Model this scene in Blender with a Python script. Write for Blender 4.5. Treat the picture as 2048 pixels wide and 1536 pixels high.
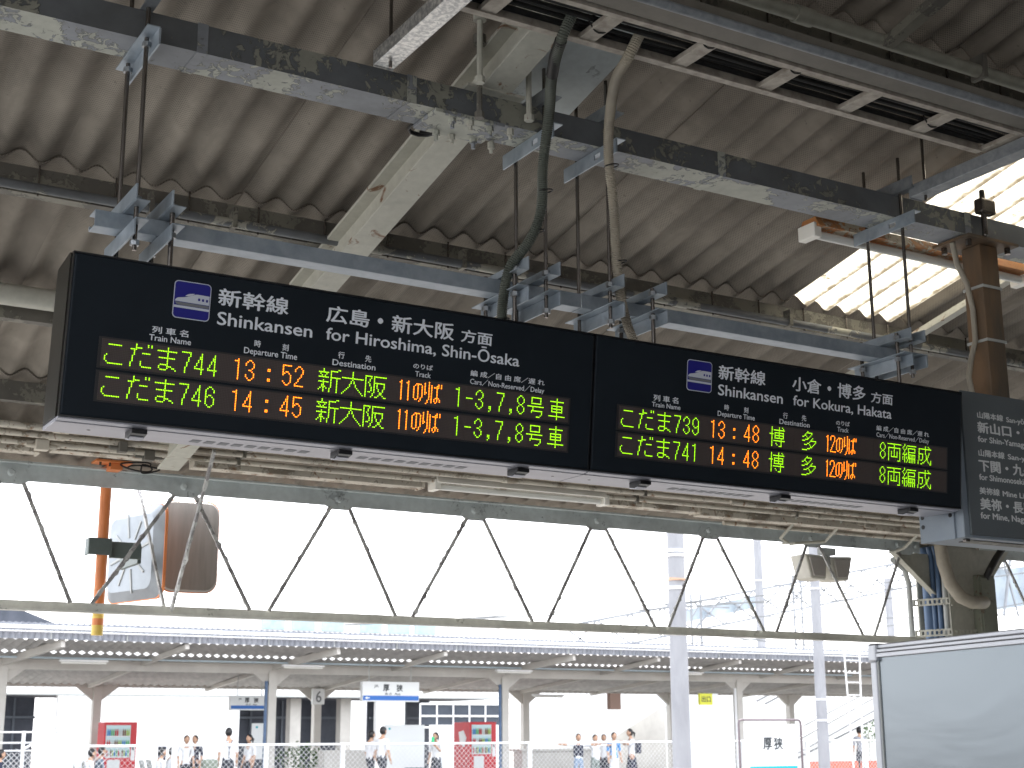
import bpy, bmesh, math, random
from mathutils import Vector, Matrix
random.seed(7)
S = bpy.context.scene
for o in list(bpy.data.objects): bpy.data.objects.remove(o)
COL = S.collection
R = math.radians

# ------------------------------------------------------------------ camera
cd = bpy.data.cameras.new('camera'); cam = bpy.data.objects.new('camera', cd); COL.objects.link(cam)
S.camera = cam
p_, r_, y_ = R(13.643), R(-.2504), R(30.524)
F = Vector((math.sin(y_)*math.cos(p_), math.cos(y_)*math.cos(p_), math.sin(p_)))
rt = Vector((math.cos(y_), -math.sin(y_), 0)); up = rt.cross(F)
rr = rt*math.cos(r_) + up*math.sin(r_); uu = -rt*math.sin(r_) + up*math.cos(r_)
m = Matrix((rr, uu, -F)).transposed().to_4x4(); m.translation = Vector((0, 0, 1.6))
cam.matrix_world = m
cd.sensor_width = 36; cd.lens = 2890.2/2048*36; cd.clip_start = .05; cd.clip_end = 600
cd.dof.use_dof = True; cd.dof.focus_distance = 4.3; cd.dof.aperture_fstop = 11

# ------------------------------------------------------------------ sky, sun, exposure
W = bpy.data.worlds.new('World'); S.world = W; W.use_nodes = True
nt = W.node_tree; nt.nodes.clear()
SUN_EL, SUN_AZ = 56, 25
sky = nt.nodes.new('ShaderNodeTexSky'); sky.sky_type = 'NISHITA'; sky.sun_disc = False
sky.sun_elevation = R(SUN_EL); sky.sun_rotation = R(SUN_AZ); sky.air_density = 1.0; sky.dust_density = 4.0; sky.ozone_density = 1.0
cl = nt.nodes.new('ShaderNodeMix'); cl.data_type = 'RGBA'; cl.inputs[0].default_value = .72
cl.inputs[7].default_value = (9.0, 9.2, 9.6, 1)
bg = nt.nodes.new('ShaderNodeBackground'); bg.inputs[1].default_value = .10
ow = nt.nodes.new('ShaderNodeOutputWorld')
nt.links.new(sky.outputs[0], cl.inputs[6]); nt.links.new(cl.outputs[2], bg.inputs[0]); nt.links.new(bg.outputs[0], ow.inputs[0])
sd = bpy.data.lights.new('sun', 'SUN'); sd.energy = 1.5; sd.angle = R(12); sd.color = (1, .97, .92)
so = bpy.data.objects.new('sun', sd); COL.objects.link(so)
az, el = R(SUN_AZ), R(SUN_EL)
so.rotation_euler = Vector((math.sin(az)*math.cos(el), math.cos(az)*math.cos(el), math.sin(el))).to_track_quat('Z', 'Y').to_euler()
vs = S.view_settings; vs.view_transform = 'Standard'; vs.look = 'None'; vs.gamma = 1; vs.use_curve_mapping = False
vs.exposure = 2.3
S.cycles.use_denoising = True
S.cycles.max_bounces = 8; S.cycles.diffuse_bounces = 5; S.cycles.glossy_bounces = 4; S.cycles.transmission_bounces = 4
S.cycles.sample_clamp_indirect = 8

# ------------------------------------------------------------------ materials
def newmat(name):
    m = bpy.data.materials.new(name); m.use_nodes = True
    return m, m.node_tree, m.node_tree.nodes['Principled BSDF']
def ramp(nt, src, a, b, ca, cb):
    r = nt.nodes.new('ShaderNodeValToRGB'); nt.links.new(src, r.inputs[0])
    r.color_ramp.elements[0].position = a; r.color_ramp.elements[1].position = b
    r.color_ramp.elements[0].color = (*ca, 1); r.color_ramp.elements[1].color = (*cb, 1)
    return r
def noise(nt, scale, detail=4, dist=0, rough=.6, stretch=None):
    tc = nt.nodes.new('ShaderNodeTexCoord'); n = nt.nodes.new('ShaderNodeTexNoise')
    n.inputs['Scale'].default_value = scale; n.inputs['Detail'].default_value = detail
    n.inputs['Distortion'].default_value = dist; n.inputs['Roughness'].default_value = rough
    if stretch:
        mp = nt.nodes.new('ShaderNodeMapping'); mp.inputs['Scale'].default_value = stretch
        nt.links.new(tc.outputs['Object'], mp.inputs[0]); nt.links.new(mp.outputs[0], n.inputs['Vector'])
    else: nt.links.new(tc.outputs['Object'], n.inputs['Vector'])
    return n
def mixc(nt, fac, a, b):
    mx = nt.nodes.new('ShaderNodeMix'); mx.data_type = 'RGBA'
    nt.links.new(fac, mx.inputs[0])
    for i, v in ((6, a), (7, b)):
        if isinstance(v, tuple): mx.inputs[i].default_value = (*v, 1)
        else: nt.links.new(v, mx.inputs[i])
    return mx.outputs[2]
def bumpn(nt, bs, h, st, d=.01):
    b = nt.nodes.new('ShaderNodeBump'); b.inputs['Strength'].default_value = st; b.inputs['Distance'].default_value = d
    nt.links.new(h, b.inputs['Height']); nt.links.new(b.outputs[0], bs.inputs['Normal'])
def M(name, c1, c2=None, rough=.6, metal=0, scale=6, lo=.35, hi=.65, bump=0, bscale=60, spec=.5, stretch=None):
    m, nt, bs = newmat(name)
    bs.inputs['Roughness'].default_value = rough; bs.inputs['Metallic'].default_value = metal
    bs.inputs['Specular IOR Level'].default_value = spec
    if c2:
        n = noise(nt, scale, 6, .3, stretch=stretch); r = ramp(nt, n.outputs[0], lo, hi, c1, c2)
        nt.links.new(r.outputs[0], bs.inputs['Base Color'])
        rr = nt.nodes.new('ShaderNodeMapRange'); nt.links.new(n.outputs[0], rr.inputs[0])
        rr.inputs[3].default_value = rough-.08; rr.inputs[4].default_value = min(1, rough+.1)
        nt.links.new(rr.outputs[0], bs.inputs['Roughness'])
    else: bs.inputs['Base Color'].default_value = (*c1, 1)
    if bump:
        n = noise(nt, bscale, 5); bumpn(nt, bs, n.outputs[0], bump, .004)
    return m
def peel(name, paint, under, thr=.5, scale=5, rust=None, rthr=.60, rough=.6, dirt=(.06, .06, .055), dirtamt=.25):
    """old paint that flakes off in patches and shows what is under it"""
    m, nt, bs = newmat(name)
    na = noise(nt, scale, 6, .4, .55); nb = noise(nt, scale*7, 6, 1.2, .65)
    n = nt.nodes.new('ShaderNodeMix'); n.data_type = 'FLOAT'; n.inputs[0].default_value = .36
    nt.links.new(na.outputs[0], n.inputs[2]); nt.links.new(nb.outputs[0], n.inputs[3])
    r = ramp(nt, n.outputs[0], thr, thr+.008, (0, 0, 0), (1, 1, 1)); edge = ramp(nt, n.outputs[0], thr-.012, thr+.012, (0, 0, 0), (0, 0, 0))
    el_ = edge.color_ramp.elements.new(.5*(2*thr)); el_.color = (.75, .75, .75, 1)
    n2 = noise(nt, 30, 5); pc = ramp(nt, n2.outputs[0], .3, .7, tuple(c*.85 for c in paint), paint)
    n3 = noise(nt, 12, 6); uc = ramp(nt, n3.outputs[0], .3, .7, tuple(c*.75 for c in under), under)
    c = mixc(nt, r.outputs[0], pc.outputs[0], uc.outputs[0])
    c = mixc(nt, edge.outputs[0], c, tuple(q*.25 for q in under))
    if rust:
        n4 = noise(nt, scale*2.3, 8, 1.0); r4 = ramp(nt, n4.outputs[0], rthr, rthr+.06, (0, 0, 0), (1, 1, 1)); c = mixc(nt, r4.outputs[0], c, rust)
    n5 = noise(nt, 3.2, 6, .4); r5 = ramp(nt, n5.outputs[0], .45, .75, (0, 0, 0), (dirtamt,)*3); c = mixc(nt, r5.outputs[0], c, dirt)
    nt.links.new(c, bs.inputs['Base Color']); bs.inputs['Roughness'].default_value = rough
    inv = nt.nodes.new('ShaderNodeMath'); inv.operation = 'SUBTRACT'; inv.inputs[0].default_value = 1; nt.links.new(r.outputs[0], inv.inputs[1])
    bumpn(nt, bs, inv.outputs[0], .7, .003)
    return m

def slate_material():
    m, nt, bs = newmat('asbestos_slate')
    n = noise(nt, 2.2, 7, .5, .6); base = ramp(nt, n.outputs[0], .3, .72, (.175, .152, .125), (.345, .305, .255))
    n2 = noise(nt, 9, 7, .4, .7, stretch=(1, .25, 1)); st = ramp(nt, n2.outputs[0], .5, .8, (0, 0, 0), (.5, .5, .5))
    c = mixc(nt, st.outputs[0], base.outputs[0], (.095, .083, .068))
    # pressed cloth pattern: a fine grid of pits
    tc = nt.nodes.new('ShaderNodeTexCoord'); sep = nt.nodes.new('ShaderNodeSeparateXYZ'); nt.links.new(tc.outputs['Object'], sep.inputs[0])
    ms = []
    for ax in (0, 1):
        a = nt.nodes.new('ShaderNodeMath'); a.operation = 'MULTIPLY'; a.inputs[1].default_value = 2*math.pi/.0098
        nt.links.new(sep.outputs[ax], a.inputs[0])
        b = nt.nodes.new('ShaderNodeMath'); b.operation = 'SINE'; nt.links.new(a.outputs[0], b.inputs[0])
        ms.append(b)
    mul = nt.nodes.new('ShaderNodeMath'); mul.operation = 'MULTIPLY'; nt.links.new(ms[0].outputs[0], mul.inputs[0]); nt.links.new(ms[1].outputs[0], mul.inputs[1])
    rp = ramp(nt, mul.outputs[0], .0, .55, (0, 0, 0), (.75, .75, .75))
    n6 = noise(nt, 4, 3); r6 = ramp(nt, n6.outputs[0], .36, .50, (0, 0, 0), (1, 1, 1))
    mm = nt.nodes.new('ShaderNodeMath'); mm.operation = 'MULTIPLY'
    nt.links.new(rp.outputs[0], mm.inputs[0]); nt.links.new(r6.outputs[0], mm.inputs[1])
    c = mixc(nt, mm.outputs[0], c, (.11, .095, .08))
    n7 = noise(nt, 60, 3); r7 = ramp(nt, n7.outputs[0], .66, .72, (0, 0, 0), (.6, .6, .6)); c = mixc(nt, r7.outputs[0], c, (.12, .1, .08))
    nt.links.new(c, bs.inputs['Base Color']); bs.inputs['Roughness'].default_value = .85
    bumpn(nt, bs, n7.outputs[0], .25, .003)
    return m
def skylight_material():
    m, nt, bs = newmat('dirty_translucent_sheet')
    n = noise(nt, 7, 9, .5, .75); r = ramp(nt, n.outputs[0], .60, .65, (0, 0, 0), (1, 1, 1))
    n2 = noise(nt, 45, 6); r2 = ramp(nt, n2.outputs[0], .40, .75, (.95, .93, .86), (.55, .5, .4))
    c = mixc(nt, r.outputs[0], r2.outputs[0], (.22, .17, .11))
    tc = nt.nodes.new('ShaderNodeTexCoord'); sep = nt.nodes.new('ShaderNodeSeparateXYZ'); nt.links.new(tc.outputs['Object'], sep.inputs[0])
    a = nt.nodes.new('ShaderNodeMath'); a.operation = 'MULTIPLY'; a.inputs[1].default_value = 2*math.pi/.13; nt.links.new(sep.outputs[0], a.inputs[0])
    b = nt.nodes.new('ShaderNodeMath'); b.operation = 'COSINE'; nt.links.new(a.outputs[0], b.inputs[0])
    n3 = noise(nt, 22, 6, .5, .7); ad = nt.nodes.new('ShaderNodeMath'); ad.operation = 'ADD'; nt.links.new(b.outputs[0], ad.inputs[0]); nt.links.new(n3.outputs[0], ad.inputs[1])
    mr = nt.nodes.new('ShaderNodeMapRange'); mr.inputs[1].default_value = -.5; mr.inputs[2].default_value = -.15; mr.inputs[3].default_value = .8; mr.inputs[4].default_value = 0
    nt.links.new(ad.outputs[0], mr.inputs[0]); c = mixc(nt, mr.outputs[0], c, (.24, .20, .14))
    tr = nt.nodes.new('ShaderNodeBsdfTranslucent'); nt.links.new(c, tr.inputs[0]); nt.links.new(c, bs.inputs['Base Color'])
    mx = nt.nodes.new('ShaderNodeMixShader'); mx.inputs[0].default_value = .8
    nt.links.new(bs.outputs[0], mx.inputs[1]); nt.links.new(tr.outputs[0], mx.inputs[2])
    nt.links.new(mx.outputs[0], nt.nodes['Material Output'].inputs[0]); bs.inputs['Roughness'].default_value = .7
    return m
def emis(name, col, st):
    m, nt, bs = newmat(name); bs.inputs['Base Color'].default_value = (*[c*.3 for c in col], 1)
    bs.inputs['Emission Color'].default_value = (*col, 1); bs.inputs['Emission Strength'].default_value = st
    return m

SLATE = slate_material(); SKYL = skylight_material()
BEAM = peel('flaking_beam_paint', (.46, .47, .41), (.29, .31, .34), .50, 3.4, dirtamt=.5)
BEAMSIDE = peel('flaking_beam_paint_shade_dirt', (.27, .27, .225), (.13, .14, .15), .47, 3.6, dirtamt=.6)  # camera-side beam face: shade and dark dirt both put into the colour
PALE = peel('cream_steel_paint', (.54, .53, .46), (.34, .33, .29), .66, 4, rust=(.2, .1, .05), dirtamt=.2)
CREAM = peel('cream_conduit_paint', (.66, .61, .52), (.42, .36, .28), .56, 7, rust=(.26, .15, .085), dirtamt=.4)
PURL = peel('dirty_purlin_paint', (.23, .22, .18), (.15, .14, .12), .5, 6, dirtamt=.5)
TRUSS = peel('grey_green_truss_paint', (.60, .65, .65), (.48, .52, .53), .6, 5, dirtamt=.3)
TRUSSL = peel('pale_truss_paint', (.74, .74, .68), (.60, .60, .54), .62, 5, dirtamt=.25)
LATT = peel('flaking_lattice_paint', (.62, .62, .60), (.36, .34, .34), .52, 14, dirtamt=.5)
GALV = M('galvanised_steel', (.27, .32, .37), (.40, .45, .50), .42, .45, 14, .35, .65, .1, 80)
GALVD = M('dull_galvanised_steel', (.22, .24, .26), (.33, .35, .37), .5, .4, 30)
SPANGLE = M('spangled_zinc', (.38, .39, .40), (.72, .72, .70), .33, .75, 70, .42, .6, .15, 90)
ROD = M('threaded_rod_steel', (.20, .18, .165), None, .24, .9)
NUT = M('nut_steel', (.36, .38, .40), None, .35, .85)
BLACKB = M('black_board_enamel', (.011, .015, .020), (.014, .019, .025), .42, 0, 3, spec=.10)
BEZ = M('black_bezel', (.006, .007, .009), None, .3, 0)
SIDE = M('dark_side_metal', (.026, .025, .021), (.045, .043, .038), .30, .5, 4)
STEEL = M('brushed_stainless_cover', (.38, .38, .43), (.48, .48, .53), .38, .45, 3, stretch=(.4, 3, 1))
VENT = M('vent_grey', (.17, .18, .20), None, .5, .1)
INK = M('sign_lettering_grey', (.74, .77, .82), None, .6)
INK2 = M('board_lettering_pale', (.66, .68, .68), None, .6)
PICB = M('pictogram_blue', (.006, .006, .20), None, .5)
PICG = M('pictogram_grey', (.16, .17, .18), None, .5)
PICW = M('pictogram_pale', (.55, .58, .64), None, .5)
LEDBACK, _nt, _bs = newmat('unlit_led_matrix')
def _ledback():
    nt, bs = _nt, _bs
    tc = nt.nodes.new('ShaderNodeTexCoord'); sep = nt.nodes.new('ShaderNodeSeparateXYZ'); nt.links.new(tc.outputs['Object'], sep.inputs[0])
    o = []
    for ax in (0, 2):
        a = nt.nodes.new('ShaderNodeMath'); a.operation = 'MULTIPLY'; a.inputs[1].default_value = 2*math.pi/.00427
        nt.links.new(sep.outputs[ax], a.inputs[0]); b = nt.nodes.new('ShaderNodeMath'); b.operation = 'SINE'; nt.links.new(a.outputs[0], b.inputs[0]); o.append(b)
    mu = nt.nodes.new('ShaderNodeMath'); mu.operation = 'ADD'; nt.links.new(o[0].outputs[0], mu.inputs[0]); nt.links.new(o[1].outputs[0], mu.inputs[1])
    r = ramp(nt, mu.outputs[0], 0, 1, (.050, .037, .034), (.080, .060, .054)); nt.links.new(r.outputs[0], bs.inputs['Base Color'])
    bs.inputs['Roughness'].default_value = .55
_ledback()
LEDG = emis('lit_green_led', (.36, .92, .0), .68)
LEDO = emis('lit_orange_led', (1.0, .20, .006), 1.45)
FRAMELED = M('led_window_frame', (.016, .015, .017), None, .5)
GREYS = M('grey_direction_panel', (.085, .100, .108), (.100, .116, .124), .5, 0, 4)
GREYB = M('grey_sign_box', (.22, .26, .31), (.27, .31, .35), .5, .1, 6)
CABLE = M('black_cable', (.010, .010, .011), (.018, .017, .016), .5, 0, 20)
FLEXG = M('dark_grey_flexible_duct', (.075, .085, .07), (.11, .12, .10), .55, 0, 12)
FLEXB = M('beige_flexible_duct', (.30, .27, .22), (.38, .34, .27), .55, 0, 12)
TRAY = M('cable_tray_paint', (.30, .26, .22), (.50, .46, .40), .55, .1, 22, .35, .62)
DUCT = M('cable_duct_paint', (.13, .12, .10), (.19, .175, .15), .5, .1, 8)
RUSTY = M('rusted_post', (.085, .070, .052), (.19, .115, .062), .6, .1, 5, .38, .66, .3, 60, stretch=(1.5, 1.5, .35))
LAMPH = peel('rust_stained_lamp_housing', (.62, .54, .42), (.60, .26, .09), .47, 4, rust=(.46, .18, .06), rthr=.52, dirtamt=.1)
LAMPW = M('lamp_white', (.88, .86, .79), (.92, .90, .84), .45, 0, 10)
TUBE = M('fluorescent_tube_off', (.78, .78, .74), None, .25)
ORANGE = M('orange_pole_paint', (.70, .22, .07), (.80, .27, .09), .45, 0, 5)
YELLOW = M('yellow_pole_band', (.80, .56, .12), None, .45)
CLAMP = M('grey_green_clamp', (.12, .15, .14), (.16, .19, .18), .5, .2, 10)
MIRB = M('mirror_back', (.26, .285, .31), (.34, .37, .40), .4, .3, 5)
MIRF = M('mirror_face', (.22, .205, .185), (.27, .25, .225), .35, .3, 5, stretch=(6, 6, .6))
BLUEPIPE = M('blue_downpipe', (.06, .11, .20), (.09, .15, .26), .45, 0, 7)
GREYPIPE = M('grey_pipe', (.34, .36, .36), (.44, .45, .43), .5, 0, 9)
BOXG = peel('olive_box_paint', (.20, .21, .16), (.13, .13, .10), .62, 6, rust=(.12, .07, .04), dirtamt=.5)
COLP = peel('column_paint', (.50, .49, .42), (.34, .32, .27), .62, 5, dirtamt=.5)
ALU = M('aluminium_frame', (.36, .37, .40), (.44, .45, .48), .35, .6, 5)
BOARD, _n2, _b2 = newmat('glossy_white_board')
_b2.inputs['Base Color'].default_value = (.17, .195, .215, 1); _b2.inputs['Roughness'].default_value = .24; _b2.inputs['Metallic'].default_value = .6
_nn = noise(_n2, 1.3, 3, .6, .5, stretch=(1, 1, 3)); bumpn(_n2, _b2, _nn.outputs[0], .06, .03)
SPK = M('speaker_housing', (.48, .46, .40), (.56, .54, .47), .5, 0, 12)
SPKG = M('speaker_grille', (.40, .37, .34), None, .7)
# far platform
FPAINT = M('far_canopy_paint', (.46, .44, .41), (.55, .53, .49), .6, 0, 1.2)  # lightened so the haze over the far platform sits in the colour
FSHEET = M('far_corrugated_sheet', (.20, .21, .24), (.30, .31, .34), .6, 0, 2.5, stretch=(3, 1, 1))
FUND = M('far_roof_underside', (.32, .31, .30), (.44, .425, .41), .8, 0, 2.5)  # underside tone raised in place of haze and flare
WHITE = M('white_paint', (.78, .79, .80), (.84, .84, .84), .5, 0, 3)
WALLW = M('white_render_wall', (.72, .72, .71), (.80, .80, .79), .8, 0, .7)
CONC = M('pole_concrete', (.26, .265, .285), (.33, .335, .355), .8, 0, 3, stretch=(1, 1, .3))
DARKG = M('dark_glazing', (.03, .04, .06), (.05, .065, .09), .12, 0, .6)
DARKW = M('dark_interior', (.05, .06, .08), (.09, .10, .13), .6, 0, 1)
RED = M('vending_red', (.55, .02, .03), (.62, .03, .04), .35, 0, 3)
GLASSP = M('vending_display', (.55, .72, .74), None, .2)
PLAT = M('platform_concrete', (.22, .22, .21), (.31, .31, .30), .85, 0, 1.5, bump=.2)
BALL = M('ballast', (.12, .11, .10), (.21, .19, .175), .95, 0, 9, bump=.6, bscale=14)
RAILM = M('rail_steel', (.25, .2, .17), None, .4, .7)
SIGNB = M('station_sign_blue', (.02, .14, .48), None, .5)
TEAL = M('station_sign_teal', (.0, .38, .45), None, .5)
SIGNW = M('station_sign_white', (.74, .76, .76), None, .45)
BLK = M('black_print', (.03, .035, .04), None, .6)
YEL = M('sign_yellow', (.62, .62, .04), None, .5)
LEAF = M('shrub_leaf', (.05, .11, .03), (.10, .17, .06), .7, 0, 5)
ORF = M('orange_barrier', (.62, .16, .10), None, .6)
WINB = M('pale_blue_glass', (.30, .45, .52), (.4, .55, .6), .15, 0, 2)

# ------------------------------------------------------------------ mesh helpers
class MB:
    def __init__(s): s.v = []; s.f = []; s.mi = []; s.cur = 0
    def add(s, vs, fs):
        b = len(s.v); s.v += [tuple(v) for v in vs]
        for f in fs: s.f.append([b+i for i in f]); s.mi.append(s.cur)
    def box(s, x0, x1, y0, y1, z0, z1):
        s.add([(x0, y0, z0), (x1, y0, z0), (x1, y1, z0), (x0, y1, z0), (x0, y0, z1), (x1, y0, z1), (x1, y1, z1), (x0, y1, z1)],
              [(0, 3, 2, 1), (4, 5, 6, 7), (0, 1, 5, 4), (1, 2, 6, 5), (2, 3, 7, 6), (3, 0, 4, 7)]); return s
    def bar(s, p, q, w, h, upv=(0, 0, 1), seg=1, jit=0):
        """rectangular bar from p to q; w across, h along upv; jit roughens it"""
        p, q = Vector(p), Vector(q); d = (q-p).normalized(); u = Vector(upv); sd_ = d.cross(u)
        if sd_.length < 1e-4: sd_ = d.cross(Vector((1, 0, 0)))
        sd_.normalize(); u = sd_.cross(d).normalized(); vs_, fs = [], []
        for i in range(seg+1):
            c = p.lerp(q, i/seg)
            for a, b in ((-1, -1), (1, -1), (1, 1), (-1, 1)):
                j = (1+random.uniform(-jit, jit)) if jit else 1
                if jit and random.random() < .06: j *= 1.5
                vs_.append(c+sd_*(a*w/2*j)+u*(b*h/2*j))
            if i:
                b = (i-1)*4
                for k in range(4): fs.append((b+k, b+(k+1) % 4, b+4+(k+1) % 4, b+4+k))
        fs += [(3, 2, 1, 0), tuple(seg*4+k for k in range(4))]
        s.add(vs_, fs); return s
    def tube(s, pts, r, n=10, rf=None, cap=True):
        pts = [Vector(p) for p in pts]; N = len(pts); vs_, fs = [], []; ref = None
        for i, c in enumerate(pts):
            t = (pts[min(i+1, N-1)]-pts[max(i-1, 0)]).normalized()
            if ref is None: ref = Vector((0, 0, 1)) if abs(t.z) < .9 else Vector((1, 0, 0))
            a = t.cross(ref).normalized(); b = a.cross(t).normalized(); ref = b
            rad = rf(i, r) if rf else r
            for k in range(n):
                w = 2*math.pi*k/n; vs_.append(c+a*(math.cos(w)*rad)+b*(math.sin(w)*rad))
            if i:
                o = (i-1)*n
                for k in range(n): fs.append((o+k, o+(k+1) % n, o+n+(k+1) % n, o+n+k))
        if cap: fs += [tuple(reversed(range(n))), tuple((N-1)*n+k for k in range(n))]
        s.add(vs_, fs); return s
    def cyl(s, p, q, r, n=12, r2=None):
        r2 = r if r2 is None else r2
        return s.tube([p, q], r, n, rf=lambda i, _: r if i == 0 else r2)
    def prism(s, pts, a, b):
        """polygon pts (list of Vector) swept by vector from offset a to b (vectors)"""
        n = len(pts); a, b = Vector(a), Vector(b)
        s.add([Vector(p)+a for p in pts]+[Vector(p)+b for p in pts],
              [tuple(reversed(range(n))), tuple(range(n, 2*n))]+[(k, (k+1) % n, n+(k+1) % n, n+k) for k in range(n)]); return s
def loc_of(parent):
    L = Vector((0, 0, 0))
    while parent is not None: L += parent.location; parent = parent.parent
    return L
def obj(name, mb, mat, parent=None, bevel=0, smooth=False, loc=None):
    """one mesh object; coordinates in mb are world coordinates, moved to the parent's frame"""
    L = loc_of(parent) if parent is not None else Vector(loc or (0, 0, 0))
    me = bpy.data.meshes.new(name); me.from_pydata([Vector(v)-L for v in mb.v], [], mb.f)
    mats = mat if isinstance(mat, (list, tuple)) else [mat]
    for q in mats: me.materials.append(q)
    if len(mats) > 1: me.polygons.foreach_set('material_index', mb.mi)
    bm = bmesh.new(); bm.from_mesh(me)
    bmesh.ops.recalc_face_normals(bm, faces=bm.faces)
    if bevel:
        es = [e for e in bm.edges if len(e.link_faces) == 2 and e.calc_face_angle(0) > R(30)]
        bmesh.ops.bevel(bm, geom=es, offset=bevel, segments=2, affect='EDGES', profile=.5)
    bm.to_mesh(me); bm.free()
    if smooth:
        me.polygons.foreach_set('use_smooth', [True]*len(me.polygons))
        try: me.set_sharp_from_angle(angle=R(40))
        except Exception: pass
    o = bpy.data.objects.new(name, me); COL.objects.link(o)
    if parent is not None: o.parent = parent
    else: o.location = L
    return o
def thing(name, label, cat, loc=(0, 0, 0), group=None):
    o = bpy.data.objects.new(name, None); COL.objects.link(o); o.location = loc; o.empty_display_size = .1
    return tag(o, label, cat, group)
def tag(o, label, cat, group=None):
    o['label'] = label; o['category'] = cat
    if group: o['group'] = group
    return o
def struct(o): o['kind'] = 'structure'; return o
def stuff(o): o['kind'] = 'stuff'; return o
def dup(root, delta, label=None, rot=None):
    def cp(o, par):
        c = o.copy(); COL.objects.link(c); c.parent = par
        for ch in o.children: cp(ch, c)
        return c
    r = root.copy(); COL.objects.link(r)
    for ch in root.children: cp(ch, r)
    r.location = Vector(root.location)+Vector(delta)
    if rot: r.rotation_euler = rot
    if label: r['label'] = label
    return r
def inst(o, delta):
    c = o.copy(); COL.objects.link(c); c.location = Vector(o.location)+Vector(delta); return c

# ------------------------------------------------------------------ lettering
def ink(body):
    c = bpy.data.curves.new('t', 'FONT'); c.body = body; c.resolution_u = 3
    o = bpy.data.objects.new('t', c); COL.objects.link(o)
    dg = bpy.context.evaluated_depsgraph_get(); dg.update()
    me = bpy.data.meshes.new_from_object(o.evaluated_get(dg)); co = [tuple(v.co) for v in me.vertices]
    bpy.data.objects.remove(o); bpy.data.meshes.remove(me)
    xs = [c[0] for c in co]; ys = [c[1] for c in co]
    return min(xs), max(xs), min(ys), max(ys)
_inkc = {}
def ink_c(b):
    if b not in _inkc: _inkc[b] = ink(b)
    return _inkc[b]
def lettering(body, X0, X1, v0, v1, frame, mat, parent, bold=.012, latin=False, fit=None, off=.0006, name='lettering', depth=.0006):
    """body set in the plane frame=(origin, u, n); fitted to X0..X1 and v0..v1 (baseline..cap height for latin)"""
    if '　' in body:
        tk = [q for q in body.split('　') if q]; wd = [ink_c(q)[1]-ink_c(q)[0] for q in tk]
        k_ = (v1-v0)/.93 if not latin and len(tk[0]) == 1 else (X1-X0)/(sum(wd)+.8); k_ = min(k_, (X1-X0)/(sum(wd)+.2)); xx = X0; gap = ((X1-X0)-k_*sum(wd))/(len(tk)-1)
        for q, w_ in zip(tk, wd):
            o = lettering(q, xx, xx+w_*k_, v0, v1, frame, mat, parent, bold, latin, None, off, name, depth); xx += w_*k_+gap
        return o
    f = fit or body
    a = ink_c(f); sx = (X1-X0)/(a[1]-a[0])
    if latin:
        h = ink_c(f[0]); sy = (v1-v0)/h[3]; oy = v0
    else:
        sy = (v1-v0)/(a[3]-a[2]); oy = v0-a[2]*sy
    ox = X0-a[0]*sx
    c = bpy.data.curves.new('t', 'FONT'); c.body = body; c.resolution_u = 3
    o = bpy.data.objects.new('t', c); COL.objects.link(o)
    dg = bpy.context.evaluated_depsgraph_get(); dg.update()
    me = bpy.data.meshes.new_from_object(o.evaluated_get(dg)); bpy.data.objects.remove(o)
    org, u, n = frame; L = loc_of(parent)
    me2 = bpy.data.meshes.new(name)
    vs_ = []; fs = []; d_ = bold
    for k, (dx, dy) in enumerate(((0, 0), (-d_, 0), (d_, 0), (0, -d_*.8), (0, d_*.8)) if bold else ((0, 0),)):
        b_ = len(vs_)
        for v in me.vertices:
            p = Vector((ox+(v.co.x+dx)*sx, 0, 0)) + org + u*(oy+(v.co.y+dy)*sy) + n*(off+k*.00004)
            vs_.append(p-L)
        fs += [[i+b_ for i in p.vertices] for p in me.polygons]
    me2.from_pydata(vs_, [], fs); me2.materials.append(mat); bpy.data.meshes.remove(me)
    o = bpy.data.objects.new(name, me2); COL.objects.link(o); o.parent = parent
    return o

# ================================================================== the setting
ZP = -1.1
g = MB(); g.add([(-300, -300, ZP), (400, -300, ZP), (400, 400, ZP), (-300, 400, ZP)], [(0, 1, 2, 3)])
struct(obj('ground', g, BALL))
g = MB(); g.box(-40, 80, -8.5, 8.4, ZP-.2, 0); pf = struct(obj('platform', g, PLAT))
g = MB(); g.box(-40, 110, 37.6, 56, ZP-.2, 0); struct(obj('far_platform', g, PLAT))
for yy in (11, 15.5, 24, 29, 34):
    o = struct(obj('railway_track', MB().box(-60, 120, yy, yy+.07, ZP+.004, ZP+.16).box(-60, 120, yy+1.07, yy+1.14, ZP+.004, ZP+.16), RAILM))

t = thing('added_light_block', 'long low unseen block added behind the viewer to shade the roof', 'building', (7, -5.5, 0))  # added block out of view, keeps light from behind off the near roof
obj('wall', MB().box(-2, 5, -6.0, -4.4, 0, 1.9).box(5, 26, -6.0, -4.4, 0, 2.9), M('light_block_wall', (.20, .19, .17), (.27, .26, .23), .8, 0, 1), t)
for k in range(3, 9): obj('window', MB().box(-12+4*k, -9.5+4*k, -4.395, -4.38, .9, 1.9), DARKG, t)  # panes dressing the added block, unseen as well
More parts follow.
